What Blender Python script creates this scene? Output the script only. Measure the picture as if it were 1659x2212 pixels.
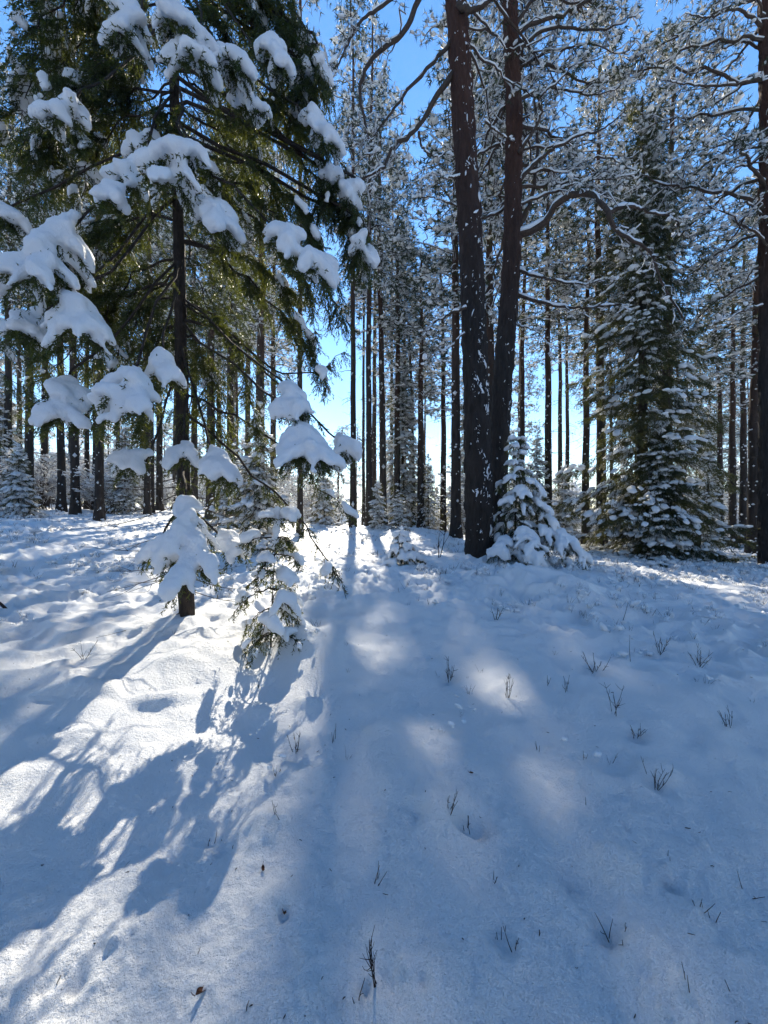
import bpy, math, random
import numpy as np
from mathutils import Vector, Matrix

for o in list(bpy.data.objects):
    bpy.data.objects.remove(o)
scene = bpy.context.scene
COL = scene.collection
R = math.radians
rng = np.random.default_rng(7)
random.seed(7)

# ------------------------------------------------------------------ camera
CAM_H = 1.5
FPX, CX, CY = 831.0, 829.5, 1106.0          # focal length and centre in pixels of a 1659 wide frame
cam_d = bpy.data.cameras.new("camera")
cam = bpy.data.objects.new("camera", cam_d)
COL.objects.link(cam)
cam.location = (0, 0, CAM_H)
cam.rotation_euler = (R(90), 0, 0)
cam_d.sensor_fit = 'HORIZONTAL'
cam_d.sensor_width = 36
cam_d.lens = 36 * FPX / 1659
cam_d.clip_start = 0.05
cam_d.clip_end = 2000
scene.camera = cam

# ------------------------------------------------------------------ light
SUN_EL, SUN_AZ = 36.0, -4.2                  # azimuth from +Y, negative = to the left
world = bpy.data.worlds.new("World")
scene.world = world
world.use_nodes = True
wn = world.node_tree
bg = wn.nodes["Background"]
sky = wn.nodes.new("ShaderNodeTexSky")
sky.sky_type = 'NISHITA'
sky.sun_disc = False
sky.sun_elevation = R(SUN_EL)
sky.sun_rotation = R(SUN_AZ)
sky.altitude = 100
sky.air_density = 1.0
sky.dust_density = 0.0
sky.ozone_density = 2.0
hs = wn.nodes.new("ShaderNodeHueSaturation")
hs.inputs["Saturation"].default_value = 1.23
wn.links.new(sky.outputs[0], hs.inputs["Color"])
wn.links.new(hs.outputs[0], bg.inputs[0])
bg.inputs[1].default_value = 0.124
sun_d = bpy.data.lights.new("sun", 'SUN')
sun_d.energy = 4.3
sun_d.angle = R(0.55)
sun_d.color = (1.0, 0.91, 0.74)
sun = bpy.data.objects.new("sun", sun_d)
COL.objects.link(sun)
sdir = Vector((math.sin(R(SUN_AZ)) * math.cos(R(SUN_EL)), math.cos(R(SUN_AZ)) * math.cos(R(SUN_EL)), math.sin(R(SUN_EL))))
sun.rotation_euler = sdir.to_track_quat('Z', 'Y').to_euler()
sun.location = (0, 0, 60)
vs = scene.view_settings
vs.view_transform = 'Standard'
vs.look = 'None'
vs.exposure = 1.15
vs.gamma = 1.0
vs.use_curve_mapping = False
scene.cycles.use_denoising = True
scene.cycles.max_bounces = 6
scene.cycles.diffuse_bounces = 4
scene.cycles.transmission_bounces = 4
scene.cycles.use_adaptive_sampling = True
scene.cycles.adaptive_threshold = 0.02
scene.cycles.caustics_reflective = False
scene.cycles.caustics_refractive = False

# ------------------------------------------------------------------ numpy helpers
def _hash(ix, iy, seed):
    h = (ix.astype(np.int64) * 374761393 + iy.astype(np.int64) * 668265263 + seed * 1274126177) & 0x7fffffff
    h = ((h ^ (h >> 13)) * 1274126177) & 0x7fffffff
    return (h ^ (h >> 16)) & 0xffff

def noise2(x, y, seed=0):
    x = np.asarray(x, float); y = np.asarray(y, float)
    ix = np.floor(x); iy = np.floor(y)
    fx = x - ix; fy = y - iy
    u = fx * fx * fx * (fx * (fx * 6 - 15) + 10)
    v = fy * fy * fy * (fy * (fy * 6 - 15) + 10)
    def g(dx, dy):
        a = _hash(ix + dx, iy + dy, seed) * (2 * np.pi / 65536.0)
        return np.cos(a) * (fx - dx) + np.sin(a) * (fy - dy)
    a, b, c, d = g(0, 0), g(1, 0), g(0, 1), g(1, 1)
    return ((a + u * (b - a)) * (1 - v) + (c + u * (d - c)) * v) * 1.5

def sstep(a, b, x):
    t = np.clip((np.asarray(x, float) - a) / (b - a), 0, 1)
    return t * t * (3 - 2 * t)

def nrm(v):
    return v / np.maximum(np.linalg.norm(v, axis=-1, keepdims=True), 1e-9)

class MB:
    """collects vertices and faces, links them as one mesh object"""
    def __init__(self):
        self.v, self.f, self.n = [], [], 0
    def add(self, V, F):
        V = np.asarray(V, float).reshape(-1, 3)
        F = np.asarray(F, np.int64)
        if len(V) == 0 or len(F) == 0:
            return self
        self.v.append(V); self.f.append(F + self.n); self.n += len(V)
        return self
    def mesh(self, name, origin=(0, 0, 0), smooth=True):
        me = bpy.data.meshes.new(name)
        if not self.v:
            return me
        V = np.concatenate(self.v) - np.asarray(origin, float)
        loops = np.concatenate([f.ravel() for f in self.f]).astype(np.int32)
        sizes = np.concatenate([np.full(len(f), f.shape[1]) for f in self.f])
        starts = np.concatenate([[0], np.cumsum(sizes)[:-1]]).astype(np.int32)
        me.vertices.add(len(V)); me.vertices.foreach_set("co", V.astype(np.float32).ravel())
        me.loops.add(len(loops)); me.loops.foreach_set("vertex_index", loops)
        me.polygons.add(len(sizes)); me.polygons.foreach_set("loop_start", starts)
        me.polygons.foreach_set("use_smooth", np.full(len(sizes), smooth))
        me.update(calc_edges=True)
        return me
    def build(self, name, mat, parent=None, origin=(0, 0, 0), smooth=True, kind=None):
        o = bpy.data.objects.new(name, self.mesh(name, origin, smooth))
        o.data.materials.append(mat)
        COL.objects.link(o)
        if parent is not None:
            o.parent = parent
        if kind:
            o["kind"] = kind
        return o

def tubes(P, Rd, k=5):
    """P (M,N,3), Rd (M,N) -> vertices, quads"""
    P = np.asarray(P, float); Rd = np.asarray(Rd, float)
    if P.ndim == 2:
        P = P[None]; Rd = Rd[None]
    M, N = P.shape[:2]
    T = nrm(np.gradient(P, axis=1))
    mean = nrm(P[:, -1] - P[:, 0])
    ref = np.where(np.abs(mean[:, 2:3]) > 0.8, np.array([[0.0, 1.0, 0.0]]), np.array([[0, 0, 1.0]]))[:, None, :]
    U = nrm(np.cross(T, np.broadcast_to(ref, T.shape)))
    W = np.cross(T, U)
    a = np.arange(k) * 2 * np.pi / k
    V = P[:, :, None, :] + Rd[:, :, None, None] * (np.cos(a)[None, None, :, None] * U[:, :, None, :] + np.sin(a)[None, None, :, None] * W[:, :, None, :])
    m, n, j = np.meshgrid(np.arange(M), np.arange(N - 1), np.arange(k), indexing='ij')
    b = (m * N + n) * k
    j2 = (j + 1) % k
    F = np.stack([b + j, b + j2, b + k + j2, b + k + j], -1).reshape(-1, 4)
    return V.reshape(-1, 3), F

def ico(sub=1):
    t = (1 + 5 ** 0.5) / 2
    v = [(-1, t, 0), (1, t, 0), (-1, -t, 0), (1, -t, 0), (0, -1, t), (0, 1, t), (0, -1, -t), (0, 1, -t), (t, 0, -1), (t, 0, 1), (-t, 0, -1), (-t, 0, 1)]
    f = [(0, 11, 5), (0, 5, 1), (0, 1, 7), (0, 7, 10), (0, 10, 11), (1, 5, 9), (5, 11, 4), (11, 10, 2), (10, 7, 6), (7, 1, 8), (3, 9, 4), (3, 4, 2), (3, 2, 6), (3, 6, 8), (3, 8, 9), (4, 9, 5), (2, 4, 11), (6, 2, 10), (8, 6, 7), (9, 8, 1)]
    v = [np.array(p) / np.linalg.norm(p) for p in v]
    for _ in range(sub):
        cache, nf = {}, []
        def mid(a, b):
            key = (min(a, b), max(a, b))
            if key not in cache:
                m = v[a] + v[b]
                v.append(m / np.linalg.norm(m)); cache[key] = len(v) - 1
            return cache[key]
        for a, b, c in f:
            ab, bc, ca = mid(a, b), mid(b, c), mid(c, a)
            nf += [(a, ab, ca), (b, bc, ab), (c, ca, bc), (ab, bc, ca)]
        f = nf
    return np.array(v), np.array(f)
ICO0, ICO1 = ico(0), ico(1)
OCTA = (np.array([[1, 0, 0], [-1, 0, 0], [0, 1, 0], [0, -1, 0], [0, 0, 1], [0, 0, -1]], float) * 1.12,
        np.array([(0, 2, 4), (2, 1, 4), (1, 3, 4), (3, 0, 4), (2, 0, 5), (1, 2, 5), (3, 1, 5), (0, 3, 5)]))

def frames(d, spin=None, up=(0, 0, 1)):
    """rotation matrices (M,3,3), columns x=d, y=side, z=up-ish"""
    d = nrm(np.asarray(d, float))
    upv = np.broadcast_to(np.asarray(up, float), d.shape)
    y = np.cross(upv, d)
    bad = np.linalg.norm(y, axis=-1) < 1e-3
    y[bad] = np.array([0, 1.0, 0])
    y = nrm(y)
    z = np.cross(d, y)
    if spin is not None:
        c, s = np.cos(spin)[:, None], np.sin(spin)[:, None]
        y, z = y * c + z * s, z * c - y * s
    return np.stack([d, y, z], -1)

def inst(tV, tF, mats, pos, jitter=0.0):
    M = len(pos); K = len(tV)
    if M == 0:
        return np.zeros((0, 3)), np.zeros((0, tF.shape[1]), int)
    tv = np.broadcast_to(tV, (M, K, 3))
    if jitter:
        tv = tv * (1 + rng.uniform(-jitter, jitter, (M, K, 1)))
    V = np.einsum('mij,mkj->mki', mats, tv) + pos[:, None, :]
    F = (tF[None] + (np.arange(M) * K)[:, None, None]).reshape(-1, tF.shape[1])
    return V.reshape(-1, 3), F

def blobs(pos, d, sx, sy, sz, tpl=ICO0, jitter=0.25):
    """flattened snow lumps, long axis along d"""
    m = frames(d) * np.stack([sx, sy, sz], -1)[:, None, :]
    return inst(tpl[0], tpl[1], m, pos, jitter)

def curve(pts, n):
    """smooth Catmull-Rom through pts, n samples"""
    p = np.asarray(pts, float)
    p = np.vstack([2 * p[0] - p[1], p, 2 * p[-1] - p[-2]])
    s = np.linspace(0, len(p) - 3 - 1e-6, n)
    i = np.floor(s).astype(int); t = (s - i)[:, None]
    a, b, c, d = p[i], p[i + 1], p[i + 2], p[i + 3]
    return 0.5 * (2 * b + (c - a) * t + (2 * a - 5 * b + 4 * c - d) * t ** 2 + (3 * b - a - 3 * c + d) * t ** 3)

def at(px, py, D):
    """point of the place that the photograph shows at (px, py), D metres ahead"""
    return np.array([(px - CX) / FPX * D, D, CAM_H - (py - CY) / FPX * D])

# ------------------------------------------------------------------ terrain
PITS = []        # drip pits and fallen crumbs of snow
_g = np.random.default_rng(44)
for _i in range(420):
    _y = 0.9 + 5.5 * _g.random() ** 1.3
    _x = _g.uniform(-1.1, 1.1) * _y
    _c = noise2(np.array([_x / .7]), np.array([_y / .7]), 61)[0]
    if _c < -.05: continue
    PITS.append((_x, _y, _g.uniform(.012, .035) * (1 + .12 * _y), _g.choice([-1, 1], p=[.45, .55]) * _g.uniform(.006, .02)))
MOUNDS = []      # x, y, radius, height
def height(x, y, detail=True):
    x = np.asarray(x, float); y = np.asarray(y, float)
    yy = np.maximum(y, 0)
    r = np.hypot(x, y)
    u = x / np.maximum(yy, 3.0)
    rise = 0.75 * (1 - sstep(0.5, 7.0, x)) * (1 - np.exp(-yy / 10))
    left = 0.05 * np.clip(-x - 2, 0, 23) * sstep(2, 12, yy) + 0.006 * np.clip(yy, 0, 80) * sstep(-0.1, -0.6, u)
    yc = 20 - 7 * sstep(-0.05, 0.55, u) + 300 * sstep(-0.25, -0.75, u)
    over = np.maximum(yy - yc, 0)
    fall = np.minimum(0.006 * over ** 2, 0.13 * over) 
    fall = 7 * np.tanh(fall / 7)
    z = rise + left - fall
    z = z + 0.18 * noise2(x / 7.0, y / 7.0, 3) * sstep(2, 8, r)
    z = z + 0.07 * noise2(x / 1.9 + 3, y / 1.9, 4) + 0.03 * noise2(x / 0.75, y / 0.75, 5) * sstep(0.5, 2, r)
    if detail:
        for mx, my, mr, mh in MOUNDS:
            m = np.exp(-((x - mx) ** 2 + (y - my) ** 2) / (mr * mr))
            z = z + mh * m
        # tussocks under the snow: rough beyond a few metres and in patches
        rough = sstep(2.7, 6.0, r) * (0.6 + 0.4 * sstep(-0.25, 0.45, noise2(x / 2.6, y / 2.6, 9)))
        rough = rough * (1 - 0.55 * sstep(30, 60, r))
        b1 = 1 - np.abs(noise2(x / 0.42, y / 0.42, 11)) * 1.6
        b2 = 1 - np.abs(noise2(x / 0.2, y / 0.2, 12)) * 1.6
        z = z + rough * (0.15 * (b1 - 0.5) + 0.065 * (b2 - 0.5))
        near = (1 - sstep(3.5, 6.0, r))
        lump = sstep(0.25, 0.75, noise2(x / 0.36, y / 0.36, 21))
        z = z + near * (0.075 * lump * sstep(-0.15, 0.35, noise2(x / 1.3, y / 1.3, 22)) + 0.019 * noise2(x / 0.19, y / 0.19, 23) + 0.004 * noise2(x / 0.06, y / 0.06, 24) * sstep(-.1, .4, noise2(x / .5, y / .5, 25))) + (1 - sstep(1.8, 3.2, r)) * (.005 * noise2(x / .026, y / .026, 26) + .006 * noise2(x / .047, y / .047, 27))
        if z.size > 5000 and PITS:
            flat = z.reshape(-1); xf, yf = x.reshape(-1), y.reshape(-1)
            sel = np.nonzero((yf > .5) & (yf < 6.5) & (np.abs(xf) < 7))[0]
            o = np.argsort(yf[sel]); sel = sel[o]; ys = yf[sel]
            for px_, py_, pr, ph in PITS:
                a, b = np.searchsorted(ys, [py_ - 3 * pr, py_ + 3 * pr])
                q = sel[a:b]
                q = q[np.abs(xf[q] - px_) < 3 * pr]
                flat[q] += ph * np.exp(-((xf[q] - px_) ** 2 + (yf[q] - py_) ** 2) / (pr * pr))
            z = flat.reshape(z.shape)
    return z

def ground_at(px, py, lo=0.6, hi=60.0, detail=False):
    d = np.geomspace(lo, hi, 3000)
    X = (px - CX) / FPX * d
    Z = CAM_H - (py - CY) / FPX * d
    h = height(X, d, detail)
    k = np.argmax(Z <= h)
    if Z[k] > h[k]:
        k = len(d) - 1
    return np.array([X[k], d[k], h[k]])

def on_ground(px, D, detail=True):
    x = (px - CX) / FPX * D
    return np.array([x, D, float(height(x, D, detail))])

SPRUCE = ground_at(405, 1352)
PINE1 = ground_at(1037, 1212)
SMALL = ground_at(1112, 1215)
CONE = ground_at(868, 1222)
SAPL = ground_at(585, 1425)
def mound(px, py, r, h):
    g = ground_at(px, py)
    MOUNDS.append((g[0], g[1], r, h))
MOUNDS.append((SPRUCE[0], SPRUCE[1], 0.55, 0.10))
MOUNDS.append((PINE1[0], PINE1[1], 0.75, 0.16))
for px, py, r, h in [(640, 1405, 0.24, 0.20), (690, 1420, 0.3, 0.1), (1150, 1260, 0.6, 0.18), (1240, 1285, 0.45, 0.14), (1070, 1250, 0.5, 0.10),
                     (330, 1440, 0.5, 0.10), (480, 1440, 0.35, 0.08), (565, 1790, 0.09, 0.06), (600, 1955, 0.07, 0.05),
                     (940, 1770, 0.13, 0.06), (960, 2180, 0.16, 0.05), (290, 2010, 0.18, 0.05), (640, 2190, 0.14, 0.05), (870, 1690, 0.2, 0.05),
                     (520, 1400, 0.2, 0.08), (820, 1540, 0.22, 0.05), (850, 1600, 0.2, 0.05), (560, 1540, 0.12, 0.05), (660, 1525, 0.07, 0.05),
                     # hollows
                     (612, 1988, 0.022, -0.03), (1450, 1908, 0.03, -0.055), (1312, 2008, 0.05, -0.05), (1030, 1790, 0.05, -0.05),
                     (995, 1785, 0.04, -0.05), (905, 1772, 0.04, -0.04), (1080, 2030, 0.05, -0.04), (1415, 1700, 0.06, -0.05), (640, 1625, 0.06, -0.04),
                     (1280, 1445, 0.09, -0.09), (972, 1462, 0.07, -0.07), (1372, 1590, 0.05, -0.05), (1225, 1890, 0.06, -0.03), (1330, 1950, 0.1, -0.03)]:
    mound(px, py, r, h)

# ------------------------------------------------------------------ materials
def new_mat(name):
    m = bpy.data.materials.new(name)
    m.use_nodes = True
    nt = m.node_tree
    return m, nt, nt.nodes["Principled BSDF"], nt.nodes["Material Output"]

def coords(nt, scale=(1, 1, 1)):
    tc = nt.nodes.new("ShaderNodeTexCoord")
    mp = nt.nodes.new("ShaderNodeMapping")
    mp.inputs["Scale"].default_value = scale
    nt.links.new(tc.outputs["Object"], mp.inputs[0])
    return mp.outputs[0]

def noise_node(nt, vec, scale, detail=4, rough=0.6):
    n = nt.nodes.new("ShaderNodeTexNoise")
    n.inputs["Scale"].default_value = scale
    n.inputs["Detail"].default_value = detail
    n.inputs["Roughness"].default_value = rough
    nt.links.new(vec, n.inputs["Vector"])
    return n.outputs["Fac"]

def ramp(nt, fac, stops):
    r = nt.nodes.new("ShaderNodeValToRGB")
    while len(r.color_ramp.elements) < len(stops):
        r.color_ramp.elements.new(0.5)
    for e, (p, c) in zip(r.color_ramp.elements, stops):
        e.position = p; e.color = (*c, 1)
    nt.links.new(fac, r.inputs[0])
    return r.outputs[0]

def bump(nt, h, dist, strength=1.0, normal=None):
    b = nt.nodes.new("ShaderNodeBump")
    b.inputs["Distance"].default_value = dist
    b.inputs["Strength"].default_value = strength
    nt.links.new(h, b.inputs["Height"])
    if normal is not None:
        nt.links.new(normal, b.inputs["Normal"])
    return b.outputs[0]

def mat_ground_snow():
    m, nt, p, out = new_mat("ground snow")
    v = coords(nt)
    p.inputs["Base Color"].default_value = (0.90, 0.91, 0.93, 1)
    p.inputs["Roughness"].default_value = 0.42
    p.inputs["Specular IOR Level"].default_value = 0.35
    n1 = bump(nt, noise_node(nt, v, 9, 4, 0.55), 0.03, 0.6)
    n2 = bump(nt, noise_node(nt, v, 48, 5, 0.8), 0.024, 1.0, n1)
    n3 = bump(nt, noise_node(nt, v, 120, 3, 0.6), 0.008, 0.9, n2)
    nt.links.new(n3, p.inputs["Normal"])
    return m

def mat_tree_snow(name="tree snow", tr=0.28, scale=40):
    m, nt, p, out = new_mat(name)
    v = coords(nt)
    p.inputs["Base Color"].default_value = (0.84, 0.86, 0.90, 1)
    p.inputs["Roughness"].default_value = 0.6
    p.inputs["Specular IOR Level"].default_value = 0.2
    nb = bump(nt, noise_node(nt, v, scale, 4, 0.6), 0.02, 0.5)
    nt.links.new(nb, p.inputs["Normal"])
    t = nt.nodes.new("ShaderNodeBsdfTranslucent")
    t.inputs[0].default_value = (0.93, 0.91, 0.86, 1)
    mx = nt.nodes.new("ShaderNodeMixShader"); mx.inputs[0].default_value = tr
    nt.links.new(p.outputs[0], mx.inputs[1]); nt.links.new(t.outputs[0], mx.inputs[2])
    nt.links.new(mx.outputs[0], out.inputs[0])
    return m

def mat_needles(name, c1, c2, tcol, tr=0.45):
    m, nt, p, out = new_mat(name)
    v = coords(nt)
    col = ramp(nt, noise_node(nt, v, 3.0, 3), [(0.3, c1), (0.7, c2)])
    nt.links.new(col, p.inputs["Base Color"])
    p.inputs["Roughness"].default_value = 0.5
    p.inputs["Specular IOR Level"].default_value = 0.3
    t = nt.nodes.new("ShaderNodeBsdfTranslucent")
    t.inputs[0].default_value = (*tcol, 1)
    mx = nt.nodes.new("ShaderNodeMixShader"); mx.inputs[0].default_value = tr
    nt.links.new(p.outputs[0], mx.inputs[1]); nt.links.new(t.outputs[0], mx.inputs[2])
    nt.links.new(mx.outputs[0], out.inputs[0])
    return m

def mat_bark(name, lo, hi, z0=6.0, z1=14.0, stretch=0.25, sc=14, bd=0.02):
    """plated bark: lo colour near the ground, hi colour in the upper trunk"""
    m, nt, p, out = new_mat(name)
    v = coords(nt, (1, 1, stretch))
    n = noise_node(nt, v, sc, 6, 0.65)
    tc = nt.nodes.new("ShaderNodeTexCoord")
    sp = nt.nodes.new("ShaderNodeSeparateXYZ"); nt.links.new(tc.outputs["Object"], sp.inputs[0])
    mr = nt.nodes.new("ShaderNodeMapRange")
    mr.inputs[1].default_value = z0; mr.inputs[2].default_value = z1
    nt.links.new(sp.outputs[2], mr.inputs[0])
    ca = ramp(nt, n, [(0.3, tuple(c * 0.35 for c in lo)), (0.7, lo)])
    cb = ramp(nt, n, [(0.3, tuple(c * 0.55 for c in hi)), (0.7, hi)])
    mx = nt.nodes.new("ShaderNodeMix"); mx.data_type = 'RGBA'
    nt.links.new(mr.outputs[0], mx.inputs[0]); nt.links.new(ca, mx.inputs[6]); nt.links.new(cb, mx.inputs[7])
    nt.links.new(mx.outputs[2], p.inputs["Base Color"])
    p.inputs["Roughness"].default_value = 0.85
    p.inputs["Specular IOR Level"].default_value = 0.2
    vo = nt.nodes.new("ShaderNodeTexVoronoi"); vo.feature = 'DISTANCE_TO_EDGE'; vo.inputs["Scale"].default_value = sc * 1.6
    nt.links.new(v, vo.inputs["Vector"])
    nb = bump(nt, vo.outputs["Distance"], bd, 0.9)
    nb = bump(nt, n, bd, 0.7, nb)
    nt.links.new(nb, p.inputs["Normal"])
    return m

def mat_plain(name, c1, c2, sc=30, rough=0.8):
    m, nt, p, out = new_mat(name)
    v = coords(nt)
    n = noise_node(nt, v, sc, 4)
    nt.links.new(ramp(nt, n, [(0.3, c1), (0.7, c2)]), p.inputs["Base Color"])
    p.inputs["Roughness"].default_value = rough
    p.inputs["Specular IOR Level"].default_value = 0.2
    nt.links.new(bump(nt, n, 0.004, 0.6), p.inputs["Normal"])
    return m

M_GROUND = mat_ground_snow()
M_SNOW = mat_tree_snow("bough snow", 0.22, 45)
M_SNOWFAR = mat_tree_snow("crown snow", 0.35, 12)
M_SPR = mat_needles("spruce needles", (0.006, 0.011, 0.005), (0.014, 0.021, 0.008), (0.30, 0.34, 0.035), 0.19)
M_SPRFAR = mat_needles("dark spruce needles", (0.010, 0.016, 0.008), (0.022, 0.031, 0.013), (0.20, 0.20, 0.03), 0.24)
M_PINEN = mat_needles("pine needles", (0.012, 0.019, 0.010), (0.026, 0.037, 0.017), (0.09, 0.11, 0.03), 0.25)
M_BARKP = mat_bark("pine bark", (0.036, 0.029, 0.026), (0.066, 0.029, 0.019), 5.0, 10.0, .22, 13, .035)
M_BARKB = mat_bark("far pine bark", (0.040, 0.031, 0.026), (0.08, 0.04, 0.026), 5.0, 12.0, 0.3, 10, 0.015)
M_BARKS = mat_bark("spruce bark", (0.05, 0.037, 0.03), (0.05, 0.037, 0.03), 2, 8, 0.4, 26, 0.012)
M_LIMB = mat_plain("limb bark", (0.030, 0.022, 0.018), (0.075, 0.05, 0.037), 22)
M_TWIG = mat_plain("dark twig bark", (0.018, 0.013, 0.012), (0.05, 0.034, 0.028), 120)
M_LEAF = mat_plain("withered leaf", (0.05, 0.018, 0.010), (0.12, 0.05, 0.025), 90)

def tag(o, label=None, cat=None, group=None, kind=None):
    for k, v in (("label", label), ("category", cat), ("group", group), ("kind", kind)):
        if v:
            o[k] = v
    return o

def empty(name, loc):
    o = bpy.data.objects.new(name, None)
    o.empty_display_size = 0.2
    o.location = tuple(float(c) for c in loc)
    COL.objects.link(o)
    return o

def copy_tree(o, parent=None):
    c = o.copy()
    COL.objects.link(c)
    if parent is not None:
        c.parent = parent
    for ch in list(o.children):
        copy_tree(ch, c)
    return c

# ------------------------------------------------------------------ the snow covered ground, one polar sheet
def build_ground():
    a_mid = np.linspace(-50, 50, 410)
    a_l = np.linspace(-180, -50, 22)[:-1]
    a_r = np.linspace(50, 180, 22)[1:]
    A = np.radians(np.concatenate([a_l, a_mid, a_r]))
    r1 = np.geomspace(0.6, 34, 540)
    r2 = np.geomspace(34, 900, 60)[1:]
    Rr = np.concatenate([[0.02, 0.2, 0.4], r1, r2])
    rr, aa = np.meshgrid(Rr, A, indexing='ij')
    X = rr * np.sin(aa); Y = rr * np.cos(aa)
    Z = height(X, Y, True)
    V = np.stack([X, Y, Z], -1).reshape(-1, 3)
    n, k = rr.shape
    i, j = np.meshgrid(np.arange(n - 1), np.arange(k - 1), indexing='ij')
    b = i * k + j
    F = np.stack([b, b + 1, b + k + 1, b + k], -1).reshape(-1, 4)[:, ::-1]
    o = MB().add(V, F).build("snow_ground", M_GROUND)
    tag(o, kind="structure")
build_ground()

# ------------------------------------------------------------------ remeshed snow
def snow_union(pos, d, sx, sy, sz, voxel, smooth=4, name="snow_cap"):
    """lumps melted together into one soft skin"""
    V, F = blobs(pos, d, sx, sy, sz, ICO1, 0.10)
    me = MB().add(V, F).mesh("tmp")
    o = bpy.data.objects.new("tmp", me)
    COL.objects.link(o)
    m = o.modifiers.new("r", 'REMESH'); m.mode = 'VOXEL'; m.voxel_size = voxel; m.use_smooth_shade = True
    s = o.modifiers.new("s", 'SMOOTH'); s.factor = 0.6; s.iterations = smooth
    dg = bpy.context.evaluated_depsgraph_get()
    ev = o.evaluated_get(dg)
    out = bpy.data.meshes.new_from_object(ev)
    bpy.data.objects.remove(o); bpy.data.meshes.remove(me)
    n = len(out.vertices)
    co = np.empty(n * 3, np.float32); out.vertices.foreach_get("co", co); co = co.reshape(-1, 3).astype(float)
    nf = len(out.polygons)
    ls = np.empty(nf, np.int32); out.polygons.foreach_get("loop_total", ls)
    lv = np.empty(len(out.loops), np.int32); out.loops.foreach_get("vertex_index", lv)
    bpy.data.meshes.remove(out)
    if nf and (ls == 4).all():
        return co, lv.reshape(-1, 4).astype(int)
    st = np.concatenate([[0], np.cumsum(ls)[:-1]])
    F = []
    for a, c in zip(st, ls):
        q = lv[a:a + c]
        for t in range(1, c - 1):
            F.append((q[0], q[t], q[t + 1]))
    return co, np.array(F, int).reshape(-1, 3)

def roughen(V, F, amp):
    n = np.zeros_like(V)
    fn = np.cross(V[F[:, 1]] - V[F[:, 0]], V[F[:, 2]] - V[F[:, 0]])
    for c in range(F.shape[1]):
        np.add.at(n, F[:, c], fn)
    n = nrm(n)
    d = noise2(V[:, 0] * 16 + V[:, 2] * 7, V[:, 1] * 16 + V[:, 2] * 11, 91) + .6 * noise2(V[:, 0] * 34 - V[:, 2] * 21, V[:, 1] * 30 + V[:, 2] * 25, 92)
    return V + n * (d * amp)[:, None]

def largest_island(V, F):
    lab = np.arange(len(V))
    for _ in range(200):
        m = lab[F].min(1)
        new = lab.copy()
        np.minimum.at(new, F.ravel(), np.repeat(m, F.shape[1]))
        new = new[new]
        if (new == lab).all():
            break
        lab = new
    ids, cnt = np.unique(lab, return_counts=True)
    keep = lab == ids[cnt.argmax()]
    idx = np.cumsum(keep) - 1
    return V[keep], idx[F[keep[F].all(1)]]

# ------------------------------------------------------------------ spruce twigs
def needle_twig(n=11, length=1.0, nl=0.22, w=0.045):
    """a twig along +x, unit length: a thin stem with needles all round, three vertices each"""
    V, F = [], []
    for i in range(n):
        t = (i + 0.6) / n * length
        for s in range(1):
            a = i * 2.399 + s
            d = np.array([0.62, 0.78 * math.cos(a), 0.78 * math.sin(a)])
            q = np.array([0, -math.sin(a), math.cos(a)]) * w * 0.5
            p = np.array([t, 0, 0])
            L = nl * (0.75 + 0.25 * math.sin(math.pi * i / n))
            k = len(V)
            V += [p - q - [w * .4, 0, 0], p + q + [w * .4, 0, 0], p + d * L]
            F.append((k, k + 1, k + 2))
    k = len(V)
    V += [[0, -0.02, 0], [0, 0.02, 0], [length, 0, 0.0]]
    F.append((k, k + 1, k + 2))
    return np.array(V, float), np.array(F)
TWIG = needle_twig(10, 1.0, .25, .09)
TWIG_LO = needle_twig(7, 1.0, 0.3, 0.11)

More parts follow.
